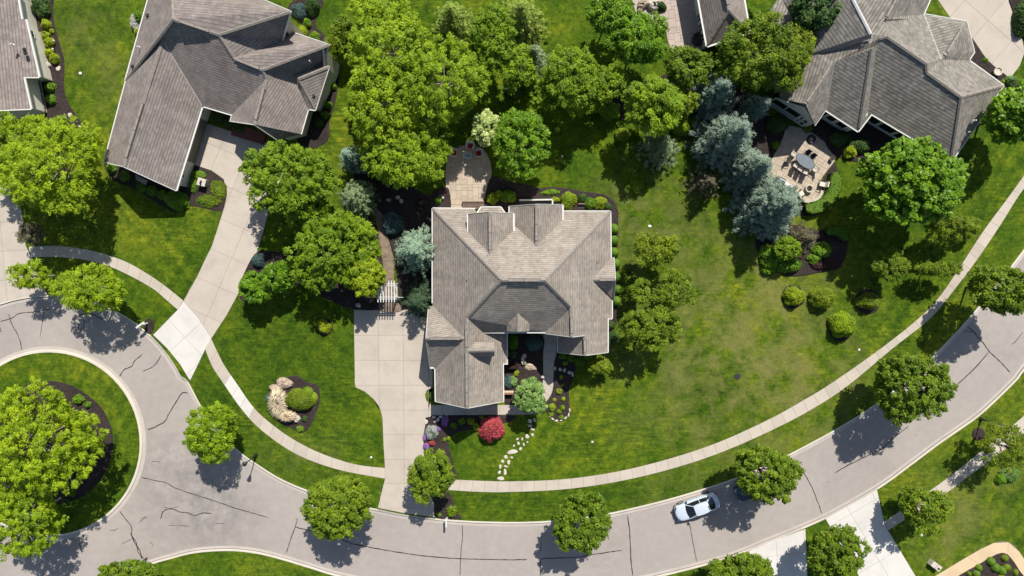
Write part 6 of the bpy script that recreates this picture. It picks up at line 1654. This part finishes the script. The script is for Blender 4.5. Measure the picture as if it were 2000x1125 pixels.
# stepping stones across the front lawn
SSG = 'flagstones stepping across the front lawn'
ss = [(978, 934.5, 7.5, 3.2, 0), (975.5, 922.5, 3.2, 3.2, 0), (986.5, 922, 3.2, 5.6, 0), (977, 911.5, 2.6, 3.8, -.2), (988, 911, 4, 1.9, -.3), (981.5, 901, 3.3, 3, 0), (993.5, 903, 3.4, 4, .2), (988, 892.5, 4, 3.2, .2), (999.5, 893.5, 2.6, 2, 0), (1001, 882.5, 9, 4.4, .25),
      (1004, 870.5, 2.6, 1.8, .5), (1016.5, 876.5, 3.4, 2.6, .3), (1012.5, 866, 2.8, 3, 0), (1023, 868, 1.9, 3.2, .4), (1010.5, 857.5, 2.4, 2.4, .4), (1020, 857.5, 2.2, 2.6, 0), (1030, 863.5, 2, 1.6, .5), (1029.5, 852.5, 4, 3.8, .1), (1040, 849, 2.6, 3.4, 0), (1040, 838.5, 5, 2, -.1), (1035, 831.5, 3.8, 2.4, 0), (1035, 822.5, 3.8, 4.2, 0), (1044, 820, 2.8, 3.6, .2)]
ORD = ['first', 'second', 'third', 'fourth', 'fifth', 'sixth', 'seventh', 'eighth', 'ninth', 'tenth', 'eleventh', 'twelfth', 'thirteenth', 'fourteenth', 'fifteenth', 'sixteenth', 'seventeenth', 'eighteenth', 'nineteenth', 'twentieth', 'twenty-first', 'twenty-second', 'twenty-third']
for i, (x, y, rx, ry, an) in enumerate(ss):
    rock(x, y, rx*1.05, ry*1.05, .07, 'stone', ORD[i]+' pale flagstone up from the long sidewalk'+(', the largest' if i == 9 else ', flush against the sidewalk' if i == 0 else ''), 'stepping_stone', 40+i, an, 'stepping stone', SSG, True)
for i, (x, y, rx, ry) in enumerate(((1084, 719.5, 2.6, 4), (1094, 721.5, 3.2, 3.8), (1102.5, 723, 3.2, 3.8), (1112, 727.5, 3.8, 4), (1118, 731, 2.8, 4.4))):
    rock(x, y, rx, ry, .07, 'stone', ORD[i]+' flat stone from the entry walk in the shaded bed', 'stepping_stone', 80+i, 0, 'stepping stone', 'flat stones in the shaded side bed', True)
for i, (x, y) in enumerate(((137, 225), (126.5, 231.5), (116, 240), (114, 134))):
    rock(x, y, 4.2, 4.8, .07, 'stone', ['right-hand', 'middle', 'left-hand'][i]+' buff stepping stone in the dark mulch near the left edge' if i < 3 else 'lone buff stepping stone below the lime shrubs', 'stepping_stone', 90+i, -.5, 'stepping stone', 'buff stones in the left mulch bed', True)
# flagstones at the corner of the front bed
for i, (x, y, rx, ry, an) in enumerate(((832, 824, 4.5, 4, .5), (847, 815, 4, 3, 0), (855, 820, 4, 3.5, .6), (861, 814, 4.5, 2.8, 0), (870, 813, 4.5, 2.6, 0), (850, 823, 3.4, 2.6, .3))):
    rock(x, y, rx, ry, .08, 'stone', ['buff corner flagstone where driveway and front walk meet', 'grey flagstone nearest the driveway under the front walk', 'grey flagstone in the middle of the crazy paving', 'grey flagstone touching the front walk', 'grey flagstone at the right end of the crazy paving', 'lowest grey flagstone next to the silvery mound'][i], 'flagstone', 110+i, an, 'flagstone', 'crazy paving at the driveway corner', True)
# stone edging of the rounded bed
eg = thing('stone_edging', 'row of pale edging stones round the end of the front right bed', 'edging', P(1098, 820, GZ))
for i, (x, y, rx, ry, an) in enumerate(((1112.5, 801, 1.6, 4, 0), (1110.5, 810, 1.8, 4.2, -.25), (1104.5, 816, 4, 1.9, .6), (1096, 820.5, 3.4, 1.8, .3), (1087, 821.5, 4.2, 2, -.1), (1079.5, 818, 3.6, 1.9, -.5), (1074, 813, 2.6, 1.6, -.8))):
    o = rock(x, y, rx, ry, .14, 'stone', None, 'edging_stone', 130+i, an, None, None, True)
    o.parent = eg; o.location = o.location-eg.location
# curved bench in the entry court
t = thing('garden_bench', 'curved pale stone bench in the shaded entry court', 'bench', P(1024, 701, GZ))
ln = [P(p[0], p[1], .45) for p in catmull([(1026, 693), (1022.5, 698), (1021.5, 704), (1024.5, 711)], 3)]
bs = MB()
for p, q in zip(ln[:-1], ln[1:]): bs.bar(p-t.location+Vector((0, 0, .0)), q-t.location, .42, .08)
bs.build('seat', M['stone'], t)
for k in (1, len(ln)-2): MB().box(Vector((ln[k].x-t.location.x, ln[k].y-t.location.y, .2)), (.30, .26, .36)).build('leg', M['stone'], t)
# low wall by the entry
t = thing('planter_wall', 'orange brick planter wall with pale coping beside the garage wing', 'wall', P(992, 765, GZ))
MB().box((0, .02, .4), (1.1, .30, .8)).build('brickwork', M['orangewood'], t); MB().box((0, .16, .84), (1.2, .18, .08)).build('coping', M['stone'], t)
# window wells and rear steps
t = thing('window_well', 'grey-rimmed sunken window well behind the rear gable', 'window well', P(1046, 394, GZ))
A = P(1014, 391, .4); Bq = P(1079, 390, .4); Cq = P(1079, 399, .4)
w_ = MB(); w_.bar(A-t.location, Bq-t.location, .14, .5); w_.bar(Bq-t.location, Cq-t.location, .14, .5); w_.build('rim', M['wall_grey'], t)
sh = MB(); sh.box(P(1046, 397, .16)-t.location, (3.2, .45, .03)); sh.build('well_floor', M['dark'], t)  # dark sheet at ground level, painted shade in place of the well's depth
t = thing('window_well', 'small brown-rimmed window well behind the right wing', 'window well', P(1138, 402, GZ))
MB().bar(P(1129, 398, .3)-t.location, P(1149, 398, .3)-t.location, .12, .4).build('rim', M['wood'], t); MB().box(P(1139, 403, .16)-t.location, (1.0, .4, .03)).build('well_floor', M['dark'], t)  # flat dark slab, shade of the small well put into its colour
t = thing('garden_steps', 'brown timber steps down from the rear terrace to the middle house', 'steps', P(925, 402, .15))
for i in range(5): MB().box(P(925, 396.5+i*2.6, .2)-t.location+Vector((0, 0, .28-.05*i)), (2.2, .125, .06)).build('plank', M['wood'], t)
MB().bar(P(903, 394.5, .2)-t.location+Vector((0, 0, .2)), P(946, 394.5, .2)-t.location+Vector((0, 0, .2)), .08, .4).build('edge_board', M['wood'], t)
# utility boxes and small fittings
def ubox(px, py, ang, label, sx, sy, sz, vent=False, split=False):
    t = thing('utility_box', label, 'utility box', P(px, py, GZ), ang)
    if split:
        for s in (-1, 1): MB().box((s*sx*.255, 0, sz/2), (sx*.48, sy, sz), 0, .96).build('cabinet', M['boxy'], t)
        MB().box((sx*.28, -sy*.1, sz+.02), (.25, .16, .06)).build('lid_handle', M['dark'], t)
    else:
        MB().box((0, 0, sz/2), (sx, sy, sz), 0, .97).build('cabinet', M['boxy'], t)
        MB().box((0, 0, sz+.02), (sx*1.04, sy*1.04, .05)).build('lid', M['boxy'], t)
    if vent: MB().tube([(0, .1, sz), (0, .08, sz+.18), (0, -.05, sz+.24), (0, -.2, sz+.16)], .09, 9).build('vent_hood', M['black'], t)
ubox(400, 357, -.28, 'beige square utility box with dark hooked vent in the bed by the left garage', .82, .74, .75, True)
ubox(1822, 1101, dirang((1812, 1093), (1832, 1108)), 'pale double utility box on the lawn near the tan path', 1.15, .62, .65, False, True)
ubox(826, 623, .1, 'narrow cream meter box at the garage corner under the dark pine', .22, .5, .9)
def lid(px, py, r, label, mat='white', ry=None):
    o = MB().lathe((0, 0, 0), [(r, 0), (r, .03), (r*.8, .045)], 12); 
    for v in o.v: v.y *= (ry or r)/r
    o = o.build('valve_cover', M[mat]); o.location = P(px, py, GZ); tag(o, label, 'cover', 'round covers set in the lawns')
lid(157, 143, .17, 'white round cover on the lawn between the two upper left houses', ry=.14); lid(1098, 305, .11, 'white cover on the back lawn right of the terrace'); lid(1269, 441.5, .19, 'white cover on the lawn above the olive trees', ry=.13)
lid(1157, 863, .16, 'whitish cover on the front lawn in the lower centre', 'stone', .12); lid(1678, 683, .12, 'pale blue-white cover beside the curved sidewalk'); lid(725, 893, .12, 'whitish cover near the end of the left sidewalk')
lid(1440, 735, .35, 'dark round cover on the dry part of the side lawn', 'dark'); lid(1800, 745+300, .14, 'small cover on the lower right lawn', 'stone')
def pathlight(px, py, label):
    t = thing('path_light', label, 'garden light', P(px, py, GZ), 0, 'small garden lights')
    MB().tube([(0, 0, 0), (0, 0, .42)], .02, 6).build('stake', M['black'], t); MB().lathe((0, 0, .40), [(.10, 0), (.11, .03), (.03, .12)], 9).build('shade', M['white'], t)
pathlight(866, 387, 'white garden light in the mulch left of the terrace'); pathlight(110, 82, 'white garden light beside the lime shrubs'); pathlight(108, 98, 'lower white garden light beside the lime shrubs'); pathlight(161, 249, 'white garden light at the lower tip of the left mulch bed'); pathlight(124, 246, 'white garden light near the buff stepping stones')
t = thing('garden_urn', 'round pale urn in the mulch beside the upper right driveway', 'urn', P(1942, 142, GZ)); MB().lathe((0, 0, 0), [(.3, 0), (.22, .1), (.42, .5), (.45, .62), (.36, .62), (.3, .5)], 14).build('bowl', M['stone'], t)
bush(1958, 160, 5, 5, .4, 'L_yellow', 'tiny orange-yellow flowers by the corner of the grey-brown roof', leaf=.1)
